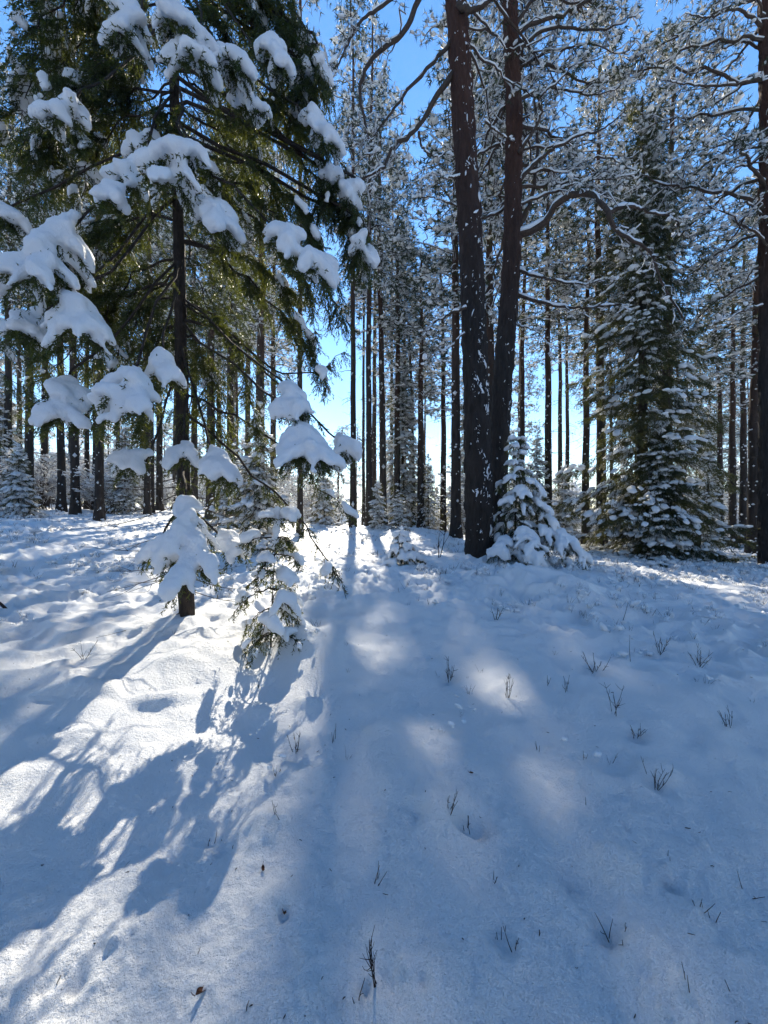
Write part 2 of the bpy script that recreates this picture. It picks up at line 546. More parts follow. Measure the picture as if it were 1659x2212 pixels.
def bough(root, A, T, width, snow=0.0, hang=0.3, dens=1.0, t0=0.35, wood_r=0.016, arch=0.12, twig=0.11, seed=0, thick=1.0, voxel=0.022, mid=None, reach=.6, sm=4, pad=False, fat=1.0, name="bough"):
    """one spruce bough: woody stem > needles, snow_cap"""
    g = np.random.default_rng(seed)
    A = np.asarray(A, float); T = np.asarray(T, float)
    L = np.linalg.norm(T - A)
    if mid is None:
        C = A + reach * (T - A); C[2] = A[2] + (T[2] - A[2]) * (.28 if reach < .7 else .08) + arch * L
        pts = [A, A * .25 + C * .5 + T * .25 + np.array([0, 0, arch * L * .3]), T]
        t = np.linspace(0, 1, 14)[:, None]
        path = (1 - t) ** 2 * A + 2 * t * (1 - t) * C + t * t * T
    else:
        path = curve([A, *mid, T], 14)
    path[1:-1] += g.normal(0, 0.012 * L, (12, 3))
    def P(s):
        f = np.clip(s, 0, 1) * 13; i = np.minimum(f.astype(int), 12); w = (f - i)[:, None]
        return path[i] * (1 - w) + path[i + 1] * w
    wood = MB().add(*tubes(path, wood_r * (1 - 0.85 * np.linspace(0, 1, 14)), 6))
    # side branchlets
    nb = max(6, int(L / 0.055 * dens))
    s = np.sort(g.uniform(0.10, 1.0, nb)) ** 0.85
    if pad:
        Lp = np.linalg.norm(np.diff(path[4:], axis=0), axis=1).sum()
        nb = max(16, int(Lp / .021))
        s = np.sort(np.concatenate([g.uniform(.08, .33, nb // 4), g.uniform(.33, 1.0, nb - nb // 4)]))
    base = P(s)
    tan = nrm(P(np.minimum(s + .03, 1)) - P(np.minimum(s, .97)))
    side = nrm(np.cross(tan, [0, 0, 1.0]))
    sg = np.where(np.arange(nb) % 2 == 0, 1, -1)[:, None]
    prof = (0.25 + 0.75 * np.sin(np.pi * np.clip(s, 0, 1) ** 1.25) ** .8) * (1 - 0.25 * s)
    if pad:
        x = (s - .33) / .67
        prof = np.where(x < 0, .22, np.interp(x, [0, .15, .5, .85, 1], [.25, .55, .95, 1.0, .6]))
    bl = width * prof * g.uniform(0.6, 1.15, nb)
    dirn = nrm(side * sg * g.uniform(.6, 1.1, (nb, 1)) + tan * g.uniform(.35, .8, (nb, 1)) + np.array([0, 0, 0.05]))
    q = np.linspace(0, 1, 5)[None, :, None]
    drop = (hang * bl)[:, None] * (q[..., 0] ** 2)
    Bp = base[:, None, :] + dirn[:, None, :] * bl[:, None, None] * q
    Bp[..., 2] -= drop
    wood.add(*tubes(Bp, (0.0045 * (1 - .7 * q[..., 0])) * np.ones((nb, 1)), 3))
    # twigs along every branchlet and hanging from it
    per = np.maximum(3, (bl / 0.019 * dens)).astype(int)
    idx = np.repeat(np.arange(nb), per)
    n = len(idx)
    f = g.uniform(0.05, 1.0, n)
    i0 = np.minimum((f * 4).astype(int), 3); w = (f * 4 - i0)[:, None]
    pos = Bp[idx, i0] * (1 - w) + Bp[idx, i0 + 1] * w
    bd = nrm(Bp[idx, i0 + 1] - Bp[idx, i0])
    sd = nrm(np.cross(bd, [0, 0, 1.0])) * np.where(g.random(n) < .5, 1, -1)[:, None]
    hd = g.random(n) < (0.25 + hang)
    d = nrm(bd * g.uniform(.4, 1.0, (n, 1)) + sd * g.uniform(.2, .9, (n, 1)) + np.array([0, 0, -1.0]) * np.where(hd, g.uniform(.5, 1.6, n), g.uniform(-.1, .35, n))[:, None])
    ln = twig * g.uniform(.6, 1.35, n) * np.where(hd & (hang > .5), 1.35, 1.0)
    fr = frames(d, g.uniform(0, 6.28, n)) * ln[:, None, None]
    fr[:, :, 1:] *= (0.10 / np.maximum(ln, .05))[:, None, None] * 1.1
    needles = MB().add(*inst(*TWIG, fr, pos))
    wo = wood.build(name, M_BARKS, root, root.location)
    needles.build("needles", M_SPR, wo, root.location, smooth=False, kind="stuff")
    if snow > 0:
        per2 = np.maximum(2, (bl / (0.022 if pad else .026))).astype(int)
        i2 = np.repeat(np.arange(nb), per2); n2 = len(i2)
        f2 = g.uniform(0.0, 1.0, n2)
        j = np.minimum((f2 * 4).astype(int), 3); w = (f2 * 4 - j)[:, None]
        ps = Bp[i2, j] * (1 - w) + Bp[i2, j + 1] * w
        b2 = nrm(Bp[i2, j + 1] - Bp[i2, j])
        nn = noise2(ps[:, 0] * 4 + seed, ps[:, 2] * 4 + ps[:, 1] * 4, seed % 97)
        k = (s[i2] > t0) & (nn > .5 - .95 * snow)
        nml = nrm(np.cross(np.cross(b2, [0, 0, 1.0]), b2) + tan[i2] * [1, 1, 0] * .9 * np.clip(-tan[i2][:, 2:3], 0, 1))
        nml[:, 2] = np.abs(nml[:, 2])
        pk = (ps + nml * .02)[k]; nk = nml[k]; m = len(pk)
        if m > 2:
            dd2 = np.linalg.norm(pk[:, None, :] - pk[None], axis=-1)
            crowd = np.clip((dd2 < .10).sum(1) / 14.0, .25, 1.0)
            rr = g.uniform(.032, .046, m) * (.7 + .6 * crowd) * fat
            pk = pk + nk * (.032 * crowd * thick)[:, None]
            V, F = snow_union(pk, b2[k], rr * 1.5, rr * .95, rr * (.6 + .5 * crowd) * thick, voxel, sm)
            if pad:
                V, F = largest_island(V, F)
            V = roughen(V, F, .011)
            MB().add(V, F).build("snow_cap", M_SNOW, wo, root.location, kind=None if pad else "stuff")
    return wo

def trunk_mesh(path, rad, k=32, bark=0.012, seed=0, flare=0.0):
    path = np.asarray(path, float); N = len(path)
    T = nrm(np.gradient(path, axis=0))
    U = nrm(np.cross(T, np.broadcast_to([0, 1.0, 0], T.shape)))
    W = np.cross(T, U)
    a = np.arange(k) * 2 * np.pi / k
    arc = np.concatenate([[0], np.cumsum(np.linalg.norm(np.diff(path, axis=0), axis=1))])
    aa, zz = np.meshgrid(a, arc)
    sx = np.cos(aa) * 2.2, np.sin(aa) * 2.2
    disp = (np.abs(noise2(aa * k / 16 * 1.0 + 40, zz * 2.2, seed)) - .3) * bark * 1.6 + noise2(aa * 5 + 9, zz * 7, seed + 1) * bark * .6
    disp = disp + noise2(sx[0] + 5, sx[1] + zz * .6, seed + 2) * rad[:, None] * .07
    if flare:
        disp = disp + np.exp(-arc / 0.35)[:, None] * flare * (1 + .5 * np.cos(aa * 3 + 1) + .4 * np.cos(aa * 5))
    rr = rad[:, None] + disp
    V = path[:, None, :] + rr[..., None] * (np.cos(aa)[..., None] * U[:, None, :] + np.sin(aa)[..., None] * W[:, None, :])
    i, j = np.meshgrid(np.arange(N - 1), np.arange(k), indexing='ij')
    b = i * k; j2 = (j + 1) % k
    F = np.stack([b + j, b + j2, b + k + j2, b + k + j], -1).reshape(-1, 4)
    return V.reshape(-1, 3), F, rr

# ------------------------------------------------------------------ the large spruce close to the camera
def build_main_spruce():
    D = SPRUCE[1]
    base = SPRUCE.copy(); base[2] = float(height(base[0], base[1]))
    root = empty("spruce_tree", base)
    tag(root, "large near spruce with thick snow pads on drooping boughs and a bare lower trunk", "tree")
    ys = [(405, 1400), (402, 1300), (396, 1000), (388, 600), (377, 200), (366, -250), (352, -800)]
    tp = [at(x, y, D) for x, y in ys]
    path = curve(tp, 120)
    rad = np.interp(np.linspace(0, 1, 120), [0, .06, .5, 1], [.085, .072, .058, .02])
    V, F, _ = trunk_mesh(path, rad, 24, .008, 5, 0.02)
    MB().add(V, F).build("trunk", M_BARKS, root, root.location)
    yy = [p[2] for p in tp]
    def tr(py):
        z = CAM_H - (py - CY) / FPX * D
        return np.array([np.interp(z, yy, [p[0] for p in tp]), D, z])
    # attach y, tip x, tip y, tip depth offset, width m, snow, hang, t0
    B = [(150, 770, 400, .15, .34, .25, 1.1, .8), (230, 775, 490, .05, .34, .2, 1.2, .8), (-40, 20, 110, -.5, .5, .25, .8, .4), (130, 40, 330, -.3, .5, .2, .9, .5), (400, 750, 705, .1, .40, .12, .9, .6), (520, 715, 840, .15, .40, .1, .8, .6), (-260, 660, 60, -.1, .42, .3, 1.1, .5), (-340, 600, -30, .2, .45, .4, 1.0, .5), (-330, 150, -30, -.2, .45, .4, .9, .5)]
    for i, (ay, tx, ty, dd, w, sn, hg, t0) in enumerate(B):
        bough(root, tr(ay), at(tx, ty, D + dd), w * .95, sn, hg, 1.05, t0, .02, .10, .11, 100 + i)
    DARK = [(-200, 40, 60, -.2, .5), (-150, 130, 150, -.1, .5), (-60, 70, 220, .2, .5), (0, 210, 200, .1, .45), (60, 10, 330, .1, .5), (120, 110, 380, .0, .5), (200, 60, 440, .1, .5),
            (230, 150, 520, .1, .45), (-220, 560, 60, -.1, .5), (-150, 660, 190, .1, .4), (-120, 590, 240, -.1, .45), (-40, 680, 260, .0, .42), (20, 560, 330, -.1, .4),
            (330, 745, 700, .05, .38), (380, 690, 760, -.1, .32), (520, 690, 840, .1, .32),
            (420, 190, 640, .1, .4), (480, 80, 780, -.1, .42), (560, 200, 800, .1, .4), (620, 80, 930, .1, .45), (640, 220, 930, .0, .4), (700, 300, 1000, .0, .4), (660, 560, 980, .0, .3), (720, 480, 1060, .1, .36),
            (330, 480, 560, -.3, .36), (260, 330, 480, -.3, .36)]
    g = np.random.default_rng(4)
    for i, (ay, tx, ty, dd, w) in enumerate(DARK):
        bough(root, tr(ay), at(tx, ty, D + dd), w, g.uniform(-.1, .4), g.uniform(.25, .6), 1.3, .5, .014, .10, .13, 400 + i, voxel=.03, reach=.8)
    # boughs bowed down under a thick pad of snow: pad from (x0, y0) down to (x1, y1), half width, depth, height of the fork
    PADS = [(300, 25, 262, 80, 46, -.9, -200), (368, 5, 425, 125, 62, -1.1, -190), (450, 95, 530, 168, 34, -.9, -130), (550, 90, 618, 150, 32, -.6, -90),
            (168, 210, 128, 270, 30, -.9, 40), (645, 240, 722, 318, 27, -.35, 30), (410, 325, 345, 400, 78, -1.2, 170), (300, 345, 240, 440, 40, -1.0, 200),
            (432, 425, 480, 490, 46, -1.0, 230), (565, 475, 685, 585, 46, -.95, 270), (185, 475, 70, 610, 88, -1.15, 300), (163, 630, 175, 720, 60, -1.2, 420),
            (76, 685, 64, 725, 46, -1.0, 430), (152, 812, 145, 900, 68, -1.05, 560), (285, 790, 286, 900, 74, -1.25, 560), (345, 768, 364, 825, 28, -1.0, 600),
            (612, 835, 648, 900, 40, -.85, 640), (640, 905, 668, 985, 76, -.95, 690), (732, 938, 755, 985, 20, -.5, 650), (402, 962, 396, 990, 38, -.75, 760),
            (450, 968, 480, 1030, 36, -.85, 740), (322, 976, 286, 1000, 45, -.6, 760), (22, 440, 5, 485, 38, -.6, 280), (402, 1080, 412, 1230, 100, -1.0, 1010),
            (342, 1172, 325, 1210, 28, -.6, 1080), (482, 1162, 515, 1190, 28, -.6, 1080), (330, 290, 285, 330, 22, -.5, 150), (500, 190, 560, 240, 24, -.7, 20)]
    for i, (x0, y0, x1, y1, w, dd, ay) in enumerate(PADS):
        Dp = D + dd
        slope = math.hypot(x1 - x0, y1 - y0) / FPX * Dp * .55
        bough(root, tr(ay), at(x1, y1, Dp - slope * .5), w / FPX * Dp * .88, 1.0, .5, 1.15, .33, .013, 0, .11, 200 + i, .78, voxel=.021,
              mid=[at(x0, y0, Dp + slope * .5), at((x0 + x1) / 2, (y0 + y1) / 2, Dp)], pad=True)
    # boughs all round, most of them behind the trunk, hanging
    g = np.random.default_rng(3)
    for i in range(44):
        py = -700 + i * 35 + g.uniform(-15, 15)
        a = tr(py)
        az = g.uniform(0.15, math.pi - .1)
        z = a[2]
        L = np.interp(z, [1.0, 2.5, 5, 9, 12], [.8, 1.35, 1.7, 1.3, .6]) * g.uniform(.75, 1.15)
        if z < 5.6 and math.cos(az) > -.3 and i % 3:
            continue
        t = a + np.array([math.cos(az) * L, math.sin(az) * L, -L * g.uniform(.35, .75)])
        px = CX + t[0] / t[1] * FPX
        if px > 745:
            t[0] = (745 - CX) / FPX * t[1]
        bough(root, a, t, .44 * L / 1.5, g.uniform(-.25, .3), g.uniform(.2, .55), .9 if z < 7.3 else .55, .45, .013, .12, .115, 300 + i, voxel=.036)
    for i, (x0, y0, x1, y1, w, ay) in enumerate([(742, 385, 758, 470, .17, 160), (765, 470, 782, 560, .20, 260), (655, 60, 690, 190, .26, -160), (630, 120, 660, 260, .26, -60), (705, 360, 715, 450, .2, 100)]):
        for r in range(2):
            bough(root, tr(ay + r * 25), at(x1 - r * 12, y1, D + .05 + r * .12), w, .22, 1.0, 1.0, .33, .02, 0, .13, 450 + i * 2 + r, mid=[at(x0 - r * 12, y0, D - .02 + r * .12), at((x0 + x1) / 2 - r * 8, (y0 + y1) / 2, D + r * .12)], pad=True)
    # bare dead twigs low on the trunk
    tw = []
    for i in range(30):
        py = g.uniform(1010, 1340); a = tr(py)
        sx = -1 if g.random() < .62 else 1
        L = g.uniform(.35, 1.15)
        az = g.uniform(-.9, .9)
        e = np.array([sx * L * math.cos(az), L * math.sin(az) * .7, -L * g.uniform(-.05, .35)])
        m1 = a + e * .5 + np.array([0, 0, -.05 * L]) + g.normal(0, .02, 3)
        tw.append(curve([a, m1, a + e], 8))
    tw = np.array(tw)
    for t in tw:
        o = MB().add(*tubes(t, .0055 * (1 - .8 * np.linspace(0, 1, 8)), 4))
        g2 = nrm(t[5] - t[3])
        q = curve([t[4], t[4] + g2 * .12 + g.normal(0, .04, 3), t[4] + g2 * .26 + g.normal(0, .07, 3)], 8)
        o.add(*tubes(q, .003 * (1 - .8 * np.linspace(0, 1, 8)), 3))
        o.build("dead_twig", M_TWIG, root, root.location)
    # the long limb bowing down on the sunny side
    a = tr(890)
    bough(root, a, at(748, 1295, D - .25), .15, .35, .5, .8, .72, .016, 0, .10, 990, mid=[at(520, 1000, D - .1), at(610, 1090, D - .15), at(690, 1200, D - .2)])
    bough(root, tr(850), at(770, 1120, D + .2), .16, .3, .4, .8, .66, .014, 0, .10, 991, mid=[at(560, 930, D + .1), at(680, 1040, D + .15)])
    bough(root, tr(690), at(745, 760, D + .3), .22, .1, .6, .8, .6, .018, 0, .10, 992, mid=[at(480, 715, D - .1), at(600, 800, D + .1), at(690, 800, D + .2)])
    return root
build_main_spruce()

def build_left_spruce():
    D = 5.6
    b = on_ground(-330, D)
    root = empty("spruce_tree", b)
    tag(root, "dark spruce reaching its drooping boughs in from outside the frame's upper left", "tree")
    path = curve([b + [0, 0, -.2], b + [0, 0, 4], b + [.1, 0, 8], b + [.1, 0, 12]], 60)
    V, F, _ = trunk_mesh(path, np.linspace(.13, .04, 60), 20, .01, 15, .03)
    MB().add(V, F).build("trunk", M_BARKS, root, root.location)
    g = np.random.default_rng(17)
    for i in range(40):
        z = 3.3 + i * .19
        a = np.array([b[0] + .08, D, z])
        az = g.uniform(-1.2, 1.1)
        L = g.uniform(1.5, 3.0) * np.interp(z, [3, 8, 11], [1, 1, .7])
        t = a + np.array([math.cos(az) * L, math.sin(az) * L, -L * g.uniform(.3, .6)])
        bough(root, a, t, .42, g.uniform(-.3, .6), g.uniform(.4, .8), .6, .4, .022, .12, .13, 700 + i, voxel=.03)
build_left_spruce()

def small_spruce(name, base, H, Rm, label, seed, whorl=.16, snow=1.0, lean=(0, 0), per=5, trunk_r=.02, power=.8, twig=.09, sink=.1, voxel=.02, z_lo=.12, extra=(), width=.34, vary=(.55, 1.3)):
    g = np.random.default_rng(seed)
    base = np.asarray(base, float)
    root = empty(name, base)
    tag(root, label, "tree")
    n = 16
    t = np.linspace(0, 1, n)
    path = base + np.stack([lean[0] * t ** 1.5 * H, lean[1] * t ** 1.5 * H, -sink + t * (H + sink)], -1)
    MB().add(*tubes(path, trunk_r * (1 - .85 * t), 10)).build("trunk", M_BARKS, root, root.location)
    z = H * z_lo; i = 0
    while z < H * .97:
        s = z / H
        L = Rm * (1 - s) ** power + .05
        k = per if s < .75 else 3
        for j in range(k):
            az = j * 2 * math.pi / k + i * .7 + g.uniform(-.3, .3)
            a = base + np.array([lean[0] * s ** 1.5 * H, lean[1] * s ** 1.5 * H, z])
            l = L * g.uniform(*vary)
            dz = -l * np.interp(s, [0, .6, 1], [.75, .55, -.2])
            tip = a + np.array([math.cos(az) * l, math.sin(az) * l, dz])
            gz = float(height(tip[0], tip[1]))
            tip[2] = max(tip[2], gz + .03)
            bough(root, a, tip, width * l * g.uniform(.7, 1.3), snow * g.uniform(.5, 1.1), g.uniform(.25, .8), 1.0, .2, .008, .10, twig, seed * 100 + i * 7 + j, voxel=voxel)
        i += 1
        z += whorl * g.uniform(.85, 1.15) * (1 - .35 * s)
    for i, (z0, px, py, dd, w, sn) in enumerate(extra):
        a = base + np.array([0, 0, z0])
        t = at(px, py, base[1] + dd); t[2] = max(t[2], float(height(t[0], t[1])) + .05)
        bough(root, a, t, w, sn, .4, 1.0, .25, .012, .10, .11, seed * 100 + 90 + i, 1.2, voxel=voxel, reach=.85)
    # snowy leader
    V, F = snow_union(path[-4:] + np.array([0, 0, .02]), np.repeat([[0, 0, 1.0]], 4, 0), np.full(4, .05), np.full(4, .04), np.full(4, .04), .012)
    MB().add(V, F).build("snow_tip", M_SNOW, root, root.location)
    return root

def gz(p):
    p = np.array(p, float); p[2] = float(height(p[0], p[1])); return p

small_spruce("spruce_sapling", gz(SAPL), 1.18, .27, "slender spruce sapling bent under snow lumps beside the large near spruce", 11, .21, .8, (0.05, 0.0), 3, .009, .4, .09, .05, .02, .1, width=.5)
small_spruce("snow_laden_spruce", gz(SMALL), 2.75, .6, "waist thick young spruce heaped with snow against the leaning big pine pair", 12, .23, 1.0, (0.03, 0), 4, .03, .75, .11, .1, .026, .06, width=.48, vary=(.4, 1.4), extra=[(1.3, 1195, 1180, -.3, .28, 1.1), (1.0, 1228, 1215, -.5, .28, 1.1), (.7, 1235, 1262, -.9, .34, 1.3), (.6, 1275, 1290, -1.0, .3, 1.3), (.5, 1165, 1270, -1.3, .34, 1.3), (.4, 1075, 1255, -.9, .28, 1.2), (.8, 1150, 1230, -.9, .3, 1.2), (1.7, 1175, 1090, -.2, .22, 1.1)])
small_spruce("buried_sapling", gz(CONE), .72, .40, "knee high spruce seedling buried in a snow cone out in the open clearing", 13, .13, 1.5, (0, 0), 6, .012, .9, .07, .05, .02, .12, width=.5)

# ------------------------------------------------------------------ pines near by, limb by limb
TUFT_N = 9
def tuft(n=TUFT_N, w=.16):
    g = np.random.default_rng(5)
    V, F = [], []
    for i in range(n):
        d = g.normal(0, 1, 3); d[0] = abs(d[0]) * .9 + .25; d /= np.linalg.norm(d)
        q = np.cross(d, g.normal(0, 1, 3)); q /= np.linalg.norm(q)
        k = len(V)
        V += [-q * w * .5 + d * .05, q * w * .5 + d * .05, d * (0.7 + .5 * g.random())]
        F.append((k, k + 1, k + 2))
    return np.array(V), np.array(F)
TUFT = tuft(8, .17)
TUFT_FINE = tuft(11, .14)

def grow_crown(limbs, radii, g, sub=7, sublen=.38, size=.13, snow=.8, fine=False, t_from=.3, droop=.15, fol=1.0, wig=.06):
    """limbs (M,N,3) with radii (M,N): adds side branches, needle tufts and snow. Returns wood, leaves, snow builders"""
    wood, leaf, sn = MB(), MB(), MB()
    M, N = limbs.shape[:2]
    L = np.linalg.norm(limbs[:, -1] - limbs[:, 0], axis=1)
    wood.add(*tubes(limbs, radii, 7 if fine else 4))
    # snow lying along the limbs
    def strip(P, Rr, kk, thr=-.22, add=.012):
        up = P.copy()
        n1 = noise2(P[..., 0] * 6 + P[..., 1] * 5, P[..., 2] * 6, 31)
        rs = np.where(n1 > thr, (Rr * .85 + add) * (1.0 + .45 * n1), 0.001)
        T = nrm(np.gradient(P, axis=1))
        flat = np.sqrt(np.clip(1 - T[..., 2] ** 2, 0, 1))
        rs = rs * flat
        up[..., 2] += Rr * .75 + rs * .25
        sn.add(*tubes(up, rs, kk))
    strip(limbs, radii, 6 if fine else 4)
    # side branches
    mi = np.repeat(np.arange(M), np.maximum(2, (sub * np.clip(L / 2.0, .5, 2.2)).astype(int)))
    n = len(mi)
    t = t_from + (1 - t_from) * g.random(n) ** .8
    f = t * (N - 1); i = np.minimum(f.astype(int), N - 2); w = (f - i)[:, None]
    p0 = limbs[mi, i] * (1 - w) + limbs[mi, i + 1] * w
    tn = nrm(limbs[mi, i + 1] - limbs[mi, i])
    sd = nrm(np.cross(tn, [0, 0, 1.0])) * np.where(g.random(n) < .5, 1, -1)[:, None]
    d = nrm(tn * g.uniform(.3, 1.0, (n, 1)) + sd * g.uniform(.3, 1.1, (n, 1)) + np.array([0, 0, 1.0]) * g.uniform(-.35, .45, (n, 1)))
    sl = sublen * np.clip(L[mi], .6, 4) * g.uniform(.45, 1.1, n) * (1.15 - .6 * t)
    q = np.linspace(0, 1, 6)
    S = p0[:, None, :] + d[:, None, :] * (sl[:, None] * q)[..., None]
    S[..., 2] -= droop * (sl[:, None] * q ** 2)
    S[:, 1:] += g.normal(0, 1, (n, 5, 3)) * (wig * sl)[:, None, None]
    r0 = np.clip(.012 * sl + .006, .006, .02)
    wood.add(*tubes(S, r0[:, None] * (1 - .75 * q), 3))
    strip(S, r0[:, None] * (1 - .6 * q), 4, -.3, .010)
    # twigs off the side branches, each ending in needle tufts
    m = np.repeat(np.arange(n), np.maximum(2, (fol * 6 * np.clip(sl / .8, .4, 2)).astype(int)))
    c = len(m)
    tt = .25 + .75 * g.random(c)
    f = tt * 5; i = np.minimum(f.astype(int), 4); w = (f - i)[:, None]
    b0 = S[m, i] * (1 - w) + S[m, i + 1] * w
    bd = nrm(S[m, i + 1] - S[m, i])
    keep = noise2(b0[:, 0] * 1.5 + b0[:, 1] * .9, b0[:, 2] * 1.9 - b0[:, 1] * .7, 83) > g.uniform(-.75, .1, c)
    b0, bd = b0[keep], bd[keep]; c = len(b0)
    dd = nrm(bd * .6 + g.normal(0, .6, (c, 3)) + np.array([0, 0, .1]))
    tl = g.uniform(.6, 2.2, c) * size
    tip = b0 + dd * tl[:, None]
    Q = np.stack([b0, (b0 + tip) / 2 + g.normal(0, .1, (c, 3)) * size, tip], 1)
    wood.add(*tubes(Q, np.array([[.005, .004, .002]]) * np.ones((c, 1)), 3))
    for rep in range(1):
        pos = tip if rep == 0 else (b0 + tip) / 2
        sc = size * g.uniform(.7, 1.3, c) * (1.08 if fine else 1.0)
        leaf.add(*inst(*(TUFT_FINE if fine else TUFT), frames(dd, g.uniform(0, 6.28, c)) * sc[:, None, None], pos, .2))
    k = g.random(c) < snow * (.75 + .8 * noise2(b0[:, 0] * 1.1 + 7, b0[:, 2] * 1.3 + b0[:, 1], 84))
    pos = (tip * .75 + b0 * .25)[k]; m2 = len(pos)
    sx = size * g.uniform(.4, 1.0, m2) * .8; sy = sx * g.uniform(.55, .9, m2)
    hz = dd[k].copy(); hz[:, 2] *= .5
    sn.add(*blobs(pos + np.array([0, 0, .3 * size]), hz, sx, sy, sy * .55, ICO0 if fine else OCTA, .22))
    return wood, leaf, sn

def flecks(path_fn, n, g, zr, face, size=.0155):
    """bits of snow stuck to bark: flattened lumps. path_fn(z, ang) -> point, normal"""
    pos, nr = [], []
    while len(pos) < n:
        z, a = g.uniform(*zr), g.normal(*face)
        if noise2(z * 2.3, a * 1.6, 77) < g.uniform(-.15, .4):
            continue
        p, q = path_fn(z, a)
        pos.append(p); nr.append(q)
    pos = np.array(pos); nr = np.array(nr)
    s = np.minimum(size * .68 * g.lognormal(0, .6, n), .055)
    tilt = g.normal(0, .45, n)
    m = frames(nr, tilt) * np.stack([s * .4, s * g.uniform(.35, .9, n), s * g.uniform(.7, 3.0, n)], -1)[:, None, :]
    return inst(ICO0[0], ICO0[1], m, pos, .45)

def big_pine(name, label, base, line, widths, limbs_px, crown, seed, dlimb=0.0, flare=.06, fleck=320, face=(0.3, .5), k=56, H=24):
    """line: pixel polyline of the trunk at constant depth; limbs_px: [(points px, depth offsets, r0)]"""
    g = np.random.default_rng(seed)
    D = base[1]
    root = empty(name, base)
    tag(root, label, "tree")
    tp = [at(x, y, D) for x, y in line]
    path = curve(tp, 260)
    rad = np.interp(path[:, 2], [p[2] for p in tp], widths)
    V, F, rr = trunk_mesh(path, rad, k, .034, seed, flare)
    MB().add(V, F).build("trunk", M_BARKP, root, root.location)
    def surf(z, a):
        i = int(np.clip(np.interp(z, path[:, 2], np.arange(len(path))), 1, len(path) - 2))
        n = np.array([math.sin(a), -math.cos(a), 0])
        return path[i] + n * (rad[i] + .004) + np.array([0, 0, z - path[i][2]]), n
    if fleck:
        zz = base[2]
        o = MB().add(*flecks(surf, fleck, g, (zz + .15, zz + 11), face))
        o.add(*flecks(surf, fleck // 2, g, (zz + .1, zz + 4.5), face))
        o.build("bark_snow", M_SNOW, root, root.location, kind="stuff")
    for pts, dofs, r0, fol in limbs_px:
        n = len(pts)
        ds = np.interp(np.linspace(0, 1, n), np.linspace(0, 1, len(dofs)), dofs)
        P = curve([at(x, y, D + d) for (x, y), d in zip(pts, ds)], 34)
        P[1:] += np.cumsum(g.normal(0, .012, (33, 3)), 0) * .5
        P[2:-1] += g.normal(0, .011, (31, 3))
        rd = r0 * .82 * (1 - .82 * np.linspace(0, 1, 34) ** .7) * (1 + .1 * noise2(np.arange(34) * .7, np.full(34, seed + r0 * 100), 8))
        wood, leaf, sn = grow_crown(P[None], rd[None], g, 9, .22, .10, .7, True, .25, .2, fol, .09)
        lo = wood.build("limb", M_LIMB, root, root.location)
        if fol > 0.05:
            leaf.build("needles", M_PINEN, lo, root.location, smooth=False, kind="stuff")
        sn.build("snow_cap", M_SNOW, lo, root.location, kind="stuff")
    # limbs of the crown
    z0, z1, nl, Lm, fol, azr = crown
    for i in range(nl):
        s = (i + g.random()) / nl
        z = z0 + (z1 - z0) * s
        az = g.uniform(*azr) if azr else i * 2.399 + g.uniform(-.4, .4)
        L = Lm * (.55 + .45 * math.sin(math.pi * min(1, s * .8 + .2))) * g.uniform(.6, 1.15) * (1 - .55 * max(0, s - .6))
        j = int(np.clip(np.interp(z, path[:, 2], np.arange(260)), 0, 259))
        a = path[j]
        t = np.linspace(0, 1, 20)
        el = g.uniform(-.1, .5) + .3 * s
        P = a + np.stack([math.cos(az) * L * t, math.sin(az) * L * t, L * (math.sin(el) * t - .45 * t ** 2 * g.uniform(.2, 1))], -1)
        P[1:] += np.cumsum(g.normal(0, .035 * L / 3, (19, 3)), 0)
        wood, leaf, sn = grow_crown(P[None], (.04 * L / 3 * (1 - .75 * t))[None], g, 11, .36, .11, .75, True, .25, .2, fol, .08)
        lo = wood.build("limb", M_LIMB, root, root.location)
        leaf.build("needles", M_PINEN, lo, root.location, smooth=False, kind="stuff")
        sn.build("snow_cap", M_SNOWFAR, lo, root.location, kind="stuff")
    return root

p1 = gz(PINE1)
big_pine("pine_tree", "thickest leaning pine with snow-flecked dark bark and gnarled limbs over the clearing", p1,
         [(1040, 1255), (1037, 1205), (1035, 1100), (1030, 900), (1020, 600), (1004, 300), (985, 0), (962, -350), (940, -800)],
         [.31, .305, .29, .27, .25, .23, .215, .185, .14],
         [([(1000, -160), (930, -70), (900, 0), (869, 66), (819, 106), (785, 147), (775, 203), (790, 253), (798, 304), (806, 345)], [0, -.8], .10, .1),
          ([(930, -75), (831, 10), (785, 40), (760, 76), (735, 132), (700, 165), (674, 177)], [-.3, -1.2], .055, .1),
          ([(978, 85), (940, 130), (869, 213), (835, 262), (800, 309), (765, 314), (735, 330)], [0, -.6], .06, .12),
          ([(985, 150), (950, 200), (915, 258), (885, 290), (849, 314), (835, 350), (806, 375), (770, 390), (745, 383)], [0, -.9], .085, .12),
          ([(905, 285), (915, 320), (940, 336), (976, 324)], [-.3, -.1], .04, .1),
          ([(990, 10), (1021, 25), (1067, 0), (1120, -40), (1200, -60)], [-.2, -.9], .09, .5),
          ([(1006, 665), (960, 685), (935, 695), (912, 722)], [-.2, -.5], .04, .05),
          ([(1003, 720), (970, 750), (945, 766), (925, 790)], [-.2, -.5], .025, .05),
          ([(1000, 380), (960, 385), (930, 378), (900, 395)], [-.1, -.4], .03, .6)],
         (11.5, 22, 20, 3.6, 1.3, (-1.2, 1.0)), 21, fleck=300)
p2 = p1 + np.array([0.43, 1.35, 0]); p2 = gz(p2)
def q2(pts): return pts
